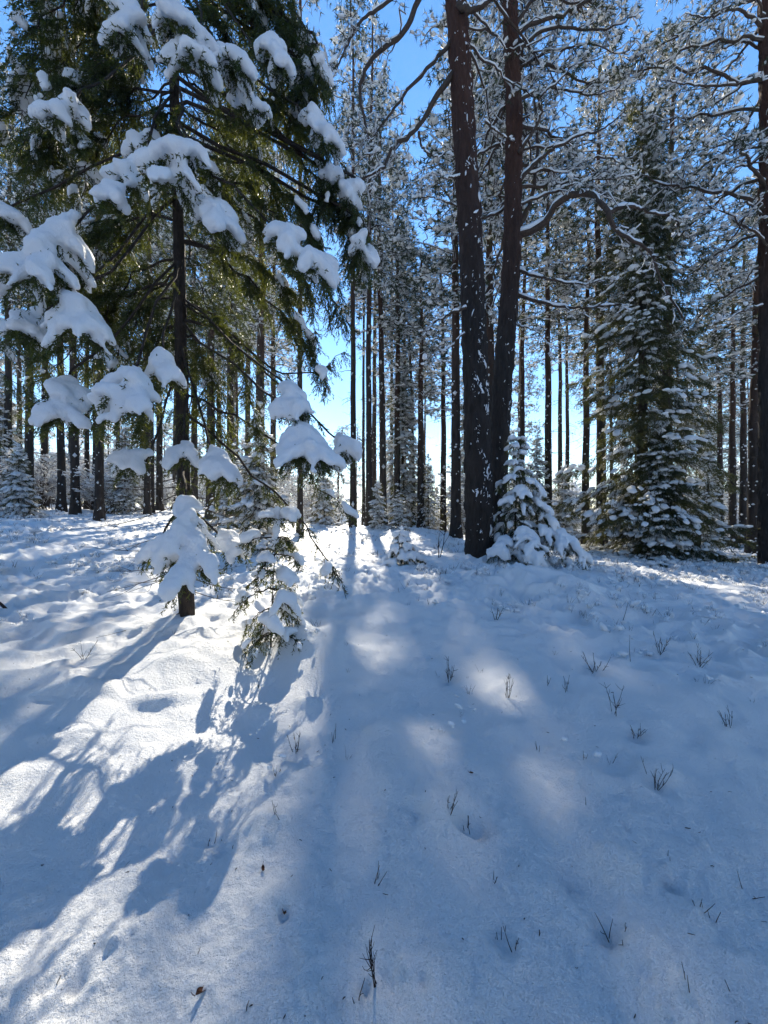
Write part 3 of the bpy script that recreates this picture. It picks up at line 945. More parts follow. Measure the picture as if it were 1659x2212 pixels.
big_pine("pine_tree", "second big pine close behind the thickest, its reddish trunk forked with wide crooked limbs", p2,
         [(1072, 1240), (1073, 1150), (1075, 1000), (1088, 800), (1103, 600), (1109, 400), (1110, 250), (1105, 100), (1100, -50), (1096, -300), (1090, -700)],
         [.25, .24, .235, .23, .22, .20, .185, .175, .165, .14, .1],
         [([(1110, 512), (1168, 487), (1204, 441), (1244, 421), (1280, 423), (1305, 456), (1325, 497), (1366, 522), (1401, 552), (1427, 618), (1472, 694)], [0, -1.5, -1.6], .125, .35),
          ([(1310, 461), (1356, 446), (1401, 459), (1452, 471), (1467, 499)], [-1.35, -1.6], .06, .3),
          ([(1112, 583), (1173, 603), (1249, 618), (1315, 608)], [0, -.8], .06, .3),
          ([(1110, 634), (1194, 659), (1260, 664), (1336, 654), (1370, 670)], [0, -1.0], .06, .3),
          ([(1115, 400), (1153, 355), (1194, 324), (1249, 294), (1300, 279), (1350, 240)], [0, -1.0], .075, .5),
          ([(1120, 330), (1138, 304), (1168, 253), (1163, 218), (1210, 180), (1240, 150), (1300, 130)], [-.2, -1.2], .06, .7),
          ([(1047, 263), (1092, 294), (1123, 309)], [-.5, -.1], .035, .3),
          ([(1108, 700), (1163, 721), (1199, 761)], [0, -.6], .03, .15),
          ([(1108, 440), (1040, 470), (970, 440), (915, 430), (885, 460)], [.2, .6], .05, 1.6),
          ([(1108, 300), (1040, 330), (960, 390), (900, 420)], [.3, .9], .05, 1.6),
          ([(1106, 120), (1060, 70), (990, 60), (930, 60), (905, 100)], [.3, 1.2], .05, 1.6),
          ([(1118, 500), (1150, 420), (1160, 300), (1150, 150), (1130, 0)], [.1, .6], .09, .8),
          ([(1110, 220), (1190, 190), (1290, 200), (1380, 170)], [0, .6], .06, 1.2),
          ([(1108, 120), (1190, 60), (1300, 60), (1390, 20)], [0, -.8], .07, 1.4),
          ([(1105, 60), (1170, -20), (1260, -40), (1350, -60)], [0, .9], .07, 1.3),
          ([(1112, 350), (1210, 370), (1300, 340), (1390, 380)], [.2, 1.0], .06, 1.1)],
         (8.8, 21, 46, 3.7, 1.2, (-.25, 1.9)), 22, fleck=70)
p3 = gz(ground_at(1660, 1222))
big_pine("pine_tree", "dark straight pine at the clearing's edge with long snow-lined limbs, rightmost trunk of all", p3,
         [(1660, 1260), (1660, 1150), (1658, 900), (1657, 600), (1656, 300), (1654, 0), (1650, -400), (1648, -700)],
         [.2, .195, .18, .165, .15, .14, .11, .09],
         [([(1650, 165), (1600, 180), (1520, 183), (1460, 175), (1430, 168)], [0, -.6], .06, .5),
          ([(1655, 290), (1610, 300), (1560, 290)], [0, -.6], .035, .5),
          ([(1652, 660), (1600, 672), (1560, 690), (1530, 706)], [0, -.5], .04, .15),
          ([(1652, 60), (1590, 20), (1530, 40), (1480, 30)], [0, -1.0], .06, 1.3),
          ([(1652, -60), (1580, -90), (1500, -50), (1450, 0)], [0, -1.0], .06, 1.3),
          ([(1652, 110), (1600, 90), (1540, 110), (1490, 90)], [.3, 1.0], .05, 1.3),
          ([(1655, 470), (1610, 440), (1560, 470), (1510, 520)], [0, -.5], .045, .9),
          ([(1655, 380), (1600, 360), (1550, 400), (1500, 430)], [.2, .9], .045, .9)],
         (7.6, 20, 56, 3.5, 1.3, None), 23, fleck=60, k=40)

# ------------------------------------------------------------------ trees further back: a few of each kind, then copies
def far_pine(seed, H=20.0, cb=.5, Rm=1.9, r0=.17, nl=46, fol=1.0, size=.19, dead=14):
    g = np.random.default_rng(seed)
    t = np.linspace(0, 1, 26)
    wob = np.cumsum(g.normal(0, .03, (26, 2)), 0)
    path = np.stack([wob[:, 0] * t, wob[:, 1] * t, -.6 + t * (H + .6)], -1)
    rad = r0 * (1 - .82 * t ** 1.1) + .012
    rad[:3] *= np.array([1.7, 1.35, 1.06])
    path[:3, 2] = [-.6, .12, .7]
    trunk = MB().add(*tubes(path, rad, 9))
    z = H * (cb + (1 - cb) * (np.arange(nl) + g.random(nl)) / nl)
    s = (z / H - cb) / (1 - cb)
    zd = H * g.uniform(.15, cb, dead)
    prof = (.35 + .65 * np.sin(np.pi * np.clip(s * .78 + .22, 0, 1))) * (1 - .25 * s)
    L = np.concatenate([Rm * prof * g.uniform(.6, 1.15, nl), g.uniform(.3, 1.0, dead)])
    z = np.concatenate([z, zd]); s = np.concatenate([s, np.zeros(dead)])
    n = len(z)
    az = np.arange(n) * 2.399 + g.uniform(-.5, .5, n)
    q = np.linspace(0, 1, 7)
    el = np.where(np.arange(n) < nl, g.uniform(-.15, .35, n) + .45 * s, g.uniform(-.3, .2, n))
    hx = np.interp(z, path[:, 2], path[:, 0]); hy = np.interp(z, path[:, 2], path[:, 1])
    P = np.stack([hx[:, None] + np.cos(az)[:, None] * L[:, None] * q, hy[:, None] + np.sin(az)[:, None] * L[:, None] * q,
                  z[:, None] + L[:, None] * (np.sin(el)[:, None] * q - .28 * (1 - s)[:, None] * q ** 2)], -1)
    P[:, 1:] += np.cumsum(g.normal(0, .03, (n, 6, 3)), 1) * (L / 1.5)[:, None, None]
    rd = (.012 + .016 * L / Rm)[:, None] * (1 - .75 * q)
    wood, leaf, sn = grow_crown(P[:nl], rd[:nl], g, 10, .42, size, .52, False, .15, .2, fol * 1.35)
    w2, _, s2 = grow_crown(P[nl:], rd[nl:] * .7, g, 2, .3, size, 0.1, False, .4, .1, .2)
    for a in (w2,):
        for V, F in zip(a.v, a.f):
            wood.v.append(V); wood.f.append(F - 0)
    # rebuild offsets for the merged dead wood
    wood2 = MB()
    off = 0
    def relist(m):
        o = 0; out = []
        for V, F in zip(m.v, m.f):
            out.append((V, F - o)); o += len(V)
        return out
    wood.v = wood.v[:len(wood.v) - len(w2.v)]; wood.f = wood.f[:len(wood.f) - len(w2.f)]
    for V, F in relist(wood) + relist(w2):
        wood2.add(V, F)
    root = empty("pine_tree", (0, 0, 0))
    trunk.build("trunk", M_BARKB, root)
    wood2.build("branches", M_LIMB, root, kind="stuff")
    leaf.build("foliage", M_PINEN, root, smooth=False, kind="stuff")
    # flecks of snow on the bark
    c = 90
    zz = g.uniform(.1, H * .6, c); aa = g.uniform(0, 6.28, c)
    nr = np.stack([np.cos(aa), np.sin(aa), aa * 0], -1)
    pr = np.interp(zz, path[:, 2], rad)
    pp = np.stack([np.interp(zz, path[:, 2], path[:, 0]), np.interp(zz, path[:, 2], path[:, 1]), zz], -1) + nr * pr[:, None]
    sz = .03 * g.lognormal(0, .4, c)
    sn.add(*inst(OCTA[0], OCTA[1], frames(nr) * np.stack([sz * .5, sz, sz * 1.4], -1)[:, None, :], pp, .3))
    sn.build("snow_load", M_SNOWFAR, root, kind="stuff")
    root["H"] = H
    return root

def far_spruce(seed, H=10.0, Rm=1.9, r0=.12, step=.33, per=7, size=.26, snow=.8, power=.85, bare=.03, fine=False, skirt=None):
    g = np.random.default_rng(seed)
    t = np.linspace(0, 1, 20)
    path = np.stack([t * 0, t * 0, -.5 + t * (H + .5)], -1)
    trunk = MB().add(*tubes(path, r0 * (1 - .92 * t) + .006, 8))
    zs, azs, Ls = [], [], []
    z = H * bare; i = 0
    while z < H * .985:
        s = z / H
        for j in range(per if s < .85 else 4):
            zs.append(z + g.uniform(-.1, .1)); azs.append(j * 2 * math.pi / per + i * .8 + g.uniform(-.35, .35))
            Ls.append((Rm * (1 - s) ** power + .08) * g.uniform(.4, 1.25))
        i += 1; z += step * (1 - .5 * s) * g.uniform(.8, 1.2)
    z = np.array(zs); az = np.array(azs); L = np.array(Ls); s = z / H; n = len(z)
    q = np.linspace(0, 1, 6)
    slope = np.interp(s, [0, .5, .85, 1], [-.6, -.55, -.15, .7]) + g.uniform(-.35, .2, n)
    P = np.stack([np.cos(az)[:, None] * L[:, None] * q, np.sin(az)[:, None] * L[:, None] * q,
                  z[:, None] + L[:, None] * (slope[:, None] * q ** 1.3 + .18 * q ** 3)], -1)
    P[:, 1:] += g.normal(0, .03, (n, 5, 3)) * L[:, None, None]
    P[..., 2] = np.maximum(P[..., 2], .05)
    wood = MB().add(*tubes(P, (.008 + .01 * L / Rm)[:, None] * (1 - .8 * q), 3))
    per_t = np.maximum(4, (L / .055 * (1.5 if fine else 1.0) * (.24 / size) * (3.0 if fine else 1.5))).astype(int)
    m = np.repeat(np.arange(n), per_t); c = len(m)
    f = .12 + .88 * g.random(c); fi = f * 5; k = np.minimum(fi.astype(int), 4); w = (fi - k)[:, None]
    p0 = P[m, k] * (1 - w) + P[m, k + 1] * w
    bd = nrm(P[m, k + 1] - P[m, k])
    sd = nrm(np.cross(bd, [0, 0, 1.0])) * np.where(g.random(c) < .5, 1, -1)[:, None]
    wd = .42 * L[m] * np.sin(np.pi * np.clip(f, .05, .95)) * g.random(c)
    pos = p0 + sd * wd[:, None] + bd * (wd * .4)[:, None]; pos[:, 2] -= wd * .25
    d = nrm(bd * .6 + sd * g.uniform(0, .8, (c, 1)) + np.array([0, 0, -1.0]) * g.uniform(.05, 1.5 if fine else 1.1, (c, 1)))
    ln = size * g.uniform(.6, 1.3, c)
    fr = frames(d, g.uniform(0, 6.28, c)) * ln[:, None, None]
    fr[:, :, 1:] *= .75 if not fine else 1.0
    leaf = MB().add(*inst(*(TWIG if fine else TWIG_LO), fr, pos))
    kk = g.random(c) < snow * (.17 if fine else .45)
    q_ = .75 if fine else 1.6
    nn = noise2(pos[:, 0] * q_ + pos[:, 2] * q_, pos[:, 1] * q_ + pos[:, 2] * 1.3 * q_, seed)
    kk &= nn > (.35 - .75 * snow) + (0 if skirt is None else .3 * sstep(skirt * .5, skirt * 1.5, s[m]))
    pk = pos[kk] + np.array([0, 0, .045]); mm = len(pk)
    sx = size * g.uniform(.3, .75, mm) * (np.minimum(g.lognormal(.05, .35, mm), 1.2) if fine else 1.0); sy = sx * g.uniform(.6, .95, mm)
    sn = MB().add(*blobs(pk, bd[kk] * [1, 1, 1.3] + sd[kk] * .5, sx, sy, sy * .5, ICO0 if fine else OCTA, .2))
    root = empty("spruce_tree", (0, 0, 0))
    trunk.build("trunk", M_BARKS, root)
    wood.build("branches", M_BARKS, root, kind="stuff")
    leaf.build("foliage", M_SPRFAR, root, smooth=False, kind="stuff")
    sn.build("snow_load", M_SNOWFAR, root, kind="stuff")
    root["H"] = H
    return root

def frost_bush(seed, H=3.0, n=26):
    g = np.random.default_rng(seed)
    q = np.linspace(0, 1, 6)
    az = g.uniform(0, 6.28, n); lean = g.uniform(.05, .55, n); L = H * g.uniform(.5, 1.05, n)
    P = np.stack([np.cos(az)[:, None] * (L * lean)[:, None] * q + g.normal(0, .12, (n, 1)), np.sin(az)[:, None] * (L * lean)[:, None] * q + g.normal(0, .12, (n, 1)),
                  L[:, None] * q * (1 - .25 * lean[:, None] * q)], -1)
    P[:, 1:] += np.cumsum(g.normal(0, .05, (n, 5, 3)), 1)
    P[..., 2] -= .1
    rd = .014 * (1 - .8 * q)[None] * np.ones((n, 1))
    wood, leaf, sn = grow_crown(P, rd, g, 9, .36, .16, .75, False, .25, .15, .8)
    root = empty("frosted_shrub", (0, 0, 0))
    wood.build("stems", M_LIMB, root, kind="stuff")
    sn.build("snow_load", M_SNOWFAR, root, kind="stuff")
    root["H"] = H
    return root

PINES = [far_pine(s, 20, cb, rm, r0, nl) for s, cb, rm, r0, nl in ((51, .46, 2.0, .165, 50), (52, .58, 1.8, .15, 42), (53, .40, 2.3, .18, 56), (54, .62, 2.0, .16, 38), (55, .50, 1.7, .145, 48))]
SPRS = [far_spruce(s, 10, rm, .11, .34, 7, .27, sn) for s, rm, sn in ((61, 1.9, .9), (62, 1.6, .75), (63, 2.2, .6))]
SMALLS = [far_spruce(s, 3, rm, .03, .2, 6, .2, 1.0) for s, rm in ((66, .8), (67, .95))]
BUSH = [frost_bush(s) for s in (71, 72, 73)]
USED = set()
def put(proto, loc, H, wid=1.0, rz=0.0, label=None, cat="tree", group=None, lean=0.0):
    if proto.name in USED:
        o = copy_tree(proto)
    else:
        o = proto; USED.add(proto.name)
    k = H / proto["H"]
    o.location = tuple(loc); o.scale = (k * wid, k * wid, k)
    o.rotation_euler = (0, lean, rz)
    tag(o, label, cat, group)
    return o

def top_z(py, D): return CAM_H - (py - CY) / FPX * D
g = np.random.default_rng(99)
# trunks one can single out, plus pines added to shade the ground: px x, depth, top py, variant, width factor, label
NAMED = [
    (762, 18.0, -10, 1, 0.95, "tall pine standing alone in the sunny gap, its trunk shadow running down the clearing"),
    (797, 21.0, 60, 0, 1.08, "straight pine directly right of the lone pine whose shadow crosses the clearing"),
    (828, 23.0, 200, 2, 1.2, "slim pine behind the gap, between two straight pines and the knee high snow cone"),
    (909, 24.0, 540, 2, 1.3, "slim pine with high pale crown above the snow cone seedling"),
    (893, 27.0, 600, 4, 1.0, "thinner leaning pine beside the slim pine above the snow cone"),
    (957, 25.0, 540, 0, 1.3, "thin pine halfway between the snow cone seedling and thickest pine"),
    (985, 15.5, 120, 0, 1.25, "snow-spotted pine nearest on the open side of the thickest pine"),
    (1060, 15.0, 60, 2, 1.2, "reddish pine seen in the slot between the two biggest trunks"),
    (1127, 19.0, 300, 4, 1.0, "pine trunk rising behind the tip of the snow heaped young spruce"),
    (1184, 16.5, 330, 1, 1.1, "dark slender pine first beyond the snow heaped young spruce"),
    (1210, 23.0, 420, 4, 1.0, "hair thin pine just past the dark slender one beyond the young spruce"),
    (1226, 27.0, 480, 3, 1.0, "faint thin pine second past the dark slender one beyond the young spruce"),
    (1264, 16.5, 430, 3, 1.0, "slender pine in the middle of the gap before the wide skirted spruce"),
    (1300, 16.5, 150, 2, 1.15, "pine partly hidden by the near flank of the wide skirted spruce"),
    (1440, 14.8, 60, 0, 1.2, "dark pine rising right behind the wide skirted spruce"),
    (1556, 19.0, 620, 4, 1.0, "thin pine near the broken stump, its crown short and frosted"),
    (1582, 16.0, 560, 1, 1.0, "narrow pine second from the broken stump toward the edge pine"),
    (1606, 19.0, 520, 3, 1.0, "narrow pine third from the broken stump toward the edge pine"),
    (1627, 14.0, 380, 0, 1.1, "stout pine leaning beside the dark edge pine"),
    (648, 13.5, -420, 3, .62, "dark snow-flecked trunk half hidden behind the near spruce's sunny side"),
    (215, 15.5, 60, 0, .95, "dark pine trunk nearest behind the snow pads of the near spruce"),
    (163, 19.0, 200, 2, 1.05, "pine trunk plastered with snow flecks at its foot, left of the near spruce"),
    (133, 21.0, 260, 3, 1.2, "plain grey pine trunk just beyond the snow plastered one"),
    (318, 20.0, 250, 1, 1.0, "reddish thin pine seen between the near spruce's trunk and its hanging pads"),
    (188, 25.0, 330, 4, 1.0, "thin pine between the two nearest dark trunks behind the snow pads"),
    (62, 20.0, 150, 0, 1.2, "pine whose frosted crown fills the sky above the outer snow pads"),
    (95, 24.0, 220, 2, 1.1, "pine with broad frosted crown behind the biggest hanging snow pad"),
    (872, 29.0, 540, 2, 1.1, "frosted pine filling the sky behind the slim pine with high pale crown"),
    (846, 32.0, 330, 0, 1.0, "far pine added for shade between the straight pines and the leaning thin one"),  # put in behind the front crowns to deepen the right-hand shade
    (808, 33.0, 300, 3, 1.4, "far pine added for shade right behind the straight pines of the clearing"),  # added so that less sun comes through the straight pines' crowns
    (560, 17.0, 200, 2, 1.2, "pine lost behind the near spruce's sunny boughs, its crown glowing"),
    (455, 19.0, 160, 0, 1.3, "pine standing directly behind the near spruce's trunk"),
    (500, 24.0, 240, 2, 1.3, "farther pine behind the near spruce, next to the one at its trunk"),
    (785, 28.0, 370, 3, .8, "frosted pine added for shade in the gap between lone pine and straight pine"),  # extra crown that blocks a sun streak on the right foreground
    (420, 28.0, 380, 2, 1.3, "far pine added for shade behind the near spruce, right of its trunk"),  # added to shade the left middle ground
    (378, 33.0, 360, 0, 1.4, "far pine added for shade just left of the near spruce's trunk"),  # another crown put in to keep sun off the left bank
    (345, 27.0, 350, 2, 1.2, "far pine added for shade left of the near spruce's trunk beside the reddish thin pine"),  # extra pine, shades the left middle ground too
    (590, 24.0, 330, 2, 1.1, "farther pine added for shade at the outer edge of the near spruce's sunny boughs"),  # put in to darken a left slope that got too much sun
    (535, 30.0, 300, 0, 1.4, "far pine added for shade behind the near spruce between two nearer hidden pines"),  # added crown, holds sun back from the ground on the left
    (498, 18.0, 140, 2, 1.0, "hidden pine close behind the near spruce, seen through its sunny boughs"),  # extra sun blocker for the left slope, placed out of sight
    (858, 25.0, 460, 1, 1.5, "bushy crowned pine added for shade just left of the slim pine above the snow cone"),  # added crown that shades sunny patches on the right
    (18, 22.0, 120, 4, 1.3, "frosted pine farthest to the left of the whole wood"),
]
for px, D, ty, v, wf, lab in NAMED:
    b = on_ground(px, D)
    H = top_z(ty, D) - b[2]
    put(PINES[v], b, H, wf * np.clip(20 / H, .6, 1.5), g.uniform(0, 6.28), lab, "tree", None, g.normal(0, .006))

SKY_X = [-400, 0, 250, 420, 600, 640, 680, 760, 800, 860, 940, 1000, 1250, 1400, 1470, 1540, 1600, 1660, 2000]
SKY_Y = [300, 320, 380, 480, 560, 860, 930, 900, 720, 700, 650, 520, 520, 520, 700, 800, 720, 560, 500]
ORD = ["first", "second", "third", "fourth", "fifth", "sixth", "seventh", "eighth", "ninth", "tenth", "eleventh", "twelfth", "thirteenth", "fourteenth", "fifteenth",
       "sixteenth", "seventeenth", "eighteenth", "nineteenth", "twentieth"]
def zone(px):
    if px < 390: return "behind the hanging snow pads"
    if px < 740: return "behind the near spruce's sunny side"
    if px < 1010: return "past the open clearing"
    if px < 1330: return "behind the snow heaped young spruce"
    return "beyond the wide skirted spruce"
fill = []
for i in range(150):
    px = g.uniform(-180, 1840); D = 22 + 46 * g.random() ** .8
    sk = np.interp(px, SKY_X, SKY_Y)
    ty = sk + abs(g.normal(0, 90)) - 15
    if ty > 1000: ty = 1000
    b = on_ground(px, D)
    H = top_z(ty, D) - b[2]
    if H < 5 or H > 34: continue
    if 690 < px < 1010 and i % 5: continue
    fill.append((px, D, H, b))
SEEN = {}
for px, D, H, b in sorted(fill, key=lambda f: f[0]):
    z = zone(px)
    depth = "nearer" if D < 34 else "middle" if D < 50 else "farthest"
    n = SEEN[(z, depth)] = SEEN.get((z, depth), 0) + 1
    put(PINES[int(g.integers(0, 5))], b, H, np.clip(20 / H, .7, 1.9) * g.uniform(.9, 1.15), g.uniform(0, 6.28),
        f"frosted pine, {ORD[n - 1]} from left of the {depth} pines {z}", "tree", f"{depth} pines {z}")

# spruces further back
b = on_ground(1388, 13.0)
big_sp = far_spruce(80, 15.5, 2.5, .2, .50, 7, .22, .88, .6, .02, True, .2)
tag(big_sp, "tall dark spruce with a wide snowy skirt down to the ground past the clearing", "tree")
big_sp.location = tuple(b); USED.add(big_sp.name)
fs = far_spruce(81, 4.2, 1.6, .05, .26, 7, .17, .9, .8, .02, True)
tag(fs, "bushy young spruce heaped with snow at the foot of the wide skirted spruce", "tree")
fs.location = tuple(on_ground(1425, 12.2))
SPL = [(1160, 16, 920, 1, "dark spruce half behind the snow heaped young spruce"), (1215, 19, 1010, 0, "small spruce low in the gap beyond the young spruce"),
       (925, 24, 980, 2, "white spruce standing low among trunks above the snow cone"), (870, 26, 760, 0, "pale pointed spruce deep in the sunlit wood"),
       (560, 10.5, 900, 2, "dense spruce hidden behind the near spruce's lower boughs"), (500, 13, 960, 1, "shadowed spruce behind the near spruce's bare foot"),
       (40, 15, 960, 0, "snow covered spruce at the wood's edge on the far left"), (270, 20, 900, 2, "spruce between dark trunks behind the lowest snow pads"),
       (1530, 18, 900, 1, "frosted spruce behind the broken stump"), (1480, 21, 870, 2, "frosted spruce between the stump and the wide skirted spruce"),
       (700, 19, 1010, 1, "small dark spruce left of the lone pine in the gap"), (815, 17, 1040, 0, "little white spruce at the foot of the straight pines"),
       (1010, 26, 800, 1, "greyish spruce tight against the thickest pine's far side"), (860, 16.5, 1060, 1, "tiny spruce near the crest above the snow cone")]
for px, D, ty, v, lab in SPL:
    b = on_ground(px, D); H = top_z(ty, D) - b[2]
    pr = SMALLS[v % 2] if H < 4.5 else SPRS[v]
    put(pr, b, H, 1.0, g.uniform(0, 6.28), lab, "tree")
low = sorted([(g.uniform(-150, 1800), 22 + 36 * g.random(), g.uniform(2.5, 9)) for i in range(34)])
for i, (px, D, H) in enumerate(low):
    b = on_ground(px, D)
    if 660 < px < 760: H = min(H, 3.5)
    n = SEEN[zone(px)] = SEEN.get(zone(px), 0) + 1
    put(SPRS[int(g.integers(0, 3))] if H > 4.5 else SMALLS[int(g.integers(0, 2))], b, H, 1.0, g.uniform(0, 6.28),
        f"low snowy spruce, {ORD[n - 1]} from left of the far spruces {zone(px)}", "tree", "small spruces of the far wood")
for i in range(90):
    px = g.uniform(-150, 1800); D = 19 + 34 * g.random()
    if 700 < px < 1010 and i % 4: continue
    b = on_ground(px, D)
    put(BUSH[i % 3], b, g.uniform(1.6, 4.0) * (1 + .02 * (D - 19)), 1.3, g.uniform(0, 6.28), "leafless frosted shrub in the thicket under the far pines", "shrub", "frosted shrubs under the far pines")

# the far-off wood that reads as a mass, and the wood going on behind the camera
def wood_mass(root, n, a0, a1, r0, r1, h0, h1, per, low, seed, gap=False):
    g = np.random.default_rng(seed)
    a = np.radians(g.uniform(a0, a1, n)); r = r0 + (r1 - r0) * g.random(n) ** .8
    x = r * np.sin(a); y = r * np.cos(a); z = height(x, y, False)
    H = g.uniform(h0, h1, n)
    if gap:
        px = CX + x / np.maximum(y, 1) * FPX
        H = np.where((px > 640) & (px < 770), g.uniform(5, 9, n), H)
    P = np.stack([np.stack([x, y, z - .5], -1), np.stack([x, y, z + H * .5], -1), np.stack([x, y, z + H], -1)], 1)
    MB().add(*tubes(P, np.array([[.16, .12, .02]]) * np.ones((n, 1)), 5)).build("wood_trunks", M_BARKB, root)
    m = np.repeat(np.arange(n), per); c = len(m)
    s = low + (1 - low) * g.random(c)
    R0 = 2.0 * np.sqrt(1 - s * .85)
    aa = g.uniform(0, 6.28, c); rr = R0 * np.sqrt(g.random(c))
    pos = np.stack([x[m] + np.cos(aa) * rr, y[m] + np.sin(aa) * rr, z[m] + H[m] * s], -1)
    d = g.normal(0, 1, (c, 3)); d[:, 2] *= .4
    sc = g.uniform(.5, .95, c)
    MB().add(*inst(*TUFT, frames(d) * sc[:, None, None], pos, .2)).build("wood_foliage", M_PINEN, root, smooth=False)
    MB().add(*blobs(pos + np.array([0, 0, .2]), d, sc * .8, sc * .6, sc * .3, OCTA)).build("wood_snow", M_SNOWFAR, root)
wood_root = empty("far_wood", (0, 0, 0)); wood_root["kind"] = "stuff"
wood_mass(wood_root, 340, -56, 56, 60, 150, 11, 17, 34, .25, 5, True)
back_root = empty("wood_behind_viewer", (0, 0, 0)); back_root["kind"] = "stuff"
wood_mass(back_root, 90, 95, 265, 13, 50, 9, 17, 60, .15, 6)

# ------------------------------------------------------------------ broken stump by the wide spruce
def snag(px, py, top, name, label):
    b = gz(ground_at(px, py)) if py else on_ground(px, 13)
    H = top_z(top, b[1]) - b[2]
    root = empty(name, b); tag(root, label, "stump")
    path = np.stack([np.full(14, b[0]) + np.linspace(0, .03, 14), np.full(14, b[1]), b[2] - .2 + np.linspace(0, 1, 14) * (H + .2)], -1)
    V, F, _ = trunk_mesh(path, np.linspace(.085, .07, 14), 14, .012, 9, .02)
    V = V.reshape(14, 14, 3); V[-1, :, 2] += np.random.default_rng(1).uniform(-.06, .1, 14)
    mb = MB().add(V.reshape(-1, 3), F)
    mb.add(np.vstack([V[-1], [path[-1]]]), [(i, (i + 1) % 14, 14) for i in range(14)])
    mb.build("trunk", M_BARKB, root, root.location)
    MB().add(*snow_union(np.array([path[-1] + [0, 0, .03]]), np.array([[1.0, 0, 0]]), np.array([.085]), np.array([.08]), np.array([.05]), .015)).build("snow_cap", M_SNOW, root, root.location)
snag(1507, 1200, 1112, "broken_stump", "broken grey trunk stump standing alone past the wide skirted spruce")

# ------------------------------------------------------------------ thin winter air
def haze():
    m = bpy.data.materials.new("air"); m.use_nodes = True
    nt = m.node_tree; nt.nodes.clear()
    out = nt.nodes.new("ShaderNodeOutputMaterial"); v = nt.nodes.new("ShaderNodeVolumePrincipled")
    v.inputs["Color"].default_value = (.93, .96, 1, 1)
    v.inputs["Density"].default_value = 0.0005
    v.inputs["Anisotropy"].default_value = 0.45
    nt.links.new(v.outputs[0], out.inputs["Volume"])
    V = np.array([[x, y, z] for x in (-910, 910) for y in (-910, 910) for z in (-15, 45)], float)
    F = [(0, 1, 3, 2), (4, 6, 7, 5), (0, 4, 5, 1), (2, 3, 7, 6), (0, 2, 6, 4), (1, 5, 7, 3)]
    MB().add(V, F).build("haze", m, smooth=False, kind="stuff")
haze()

# ------------------------------------------------------------------ twigs and leaves poking out of the snow
def sprig_mesh(seed, n=5, H=.13, spread=.5, side=3, r=.0019, lo=False):
    ns, ks = (4, 3) if lo else (7, 4)
    g = np.random.default_rng(seed)
    mb = MB()
    for i in range(n):
        az = g.uniform(0, 6.28); ln = H * g.uniform(.55, 1.05); s = spread * g.uniform(.2, 1)
        b = np.array([g.normal(0, .008), g.normal(0, .008), -.03])
        e = b + np.array([math.cos(az) * ln * s, math.sin(az) * ln * s, ln + .03])
        m = (b + e) / 2 + g.normal(0, .05, 3) * ln
        c = curve([b, m, e], ns)
        mb.add(*tubes(c, r * (1 - .6 * np.linspace(0, 1, ns)), ks))
        for k in range(int(g.integers(max(side - 1, 0), side + 2))):
            j = int(g.integers(1, 3)) if lo else int(g.integers(2, 6)); d = nrm(c[j] - c[j - 1]) + g.normal(0, .55, 3); d[2] = abs(d[2]) + .15; d = nrm(d)
            l = ln * g.uniform(.18, .42)
            nq = 2 if lo else 4
            q = curve([c[j], c[j] + d * l * .5 + g.normal(0, .003, 3), c[j] + d * l], nq)
            mb.add(*tubes(q, r * .7 * (1 - .6 * np.linspace(0, 1, nq)), 3))
    return mb

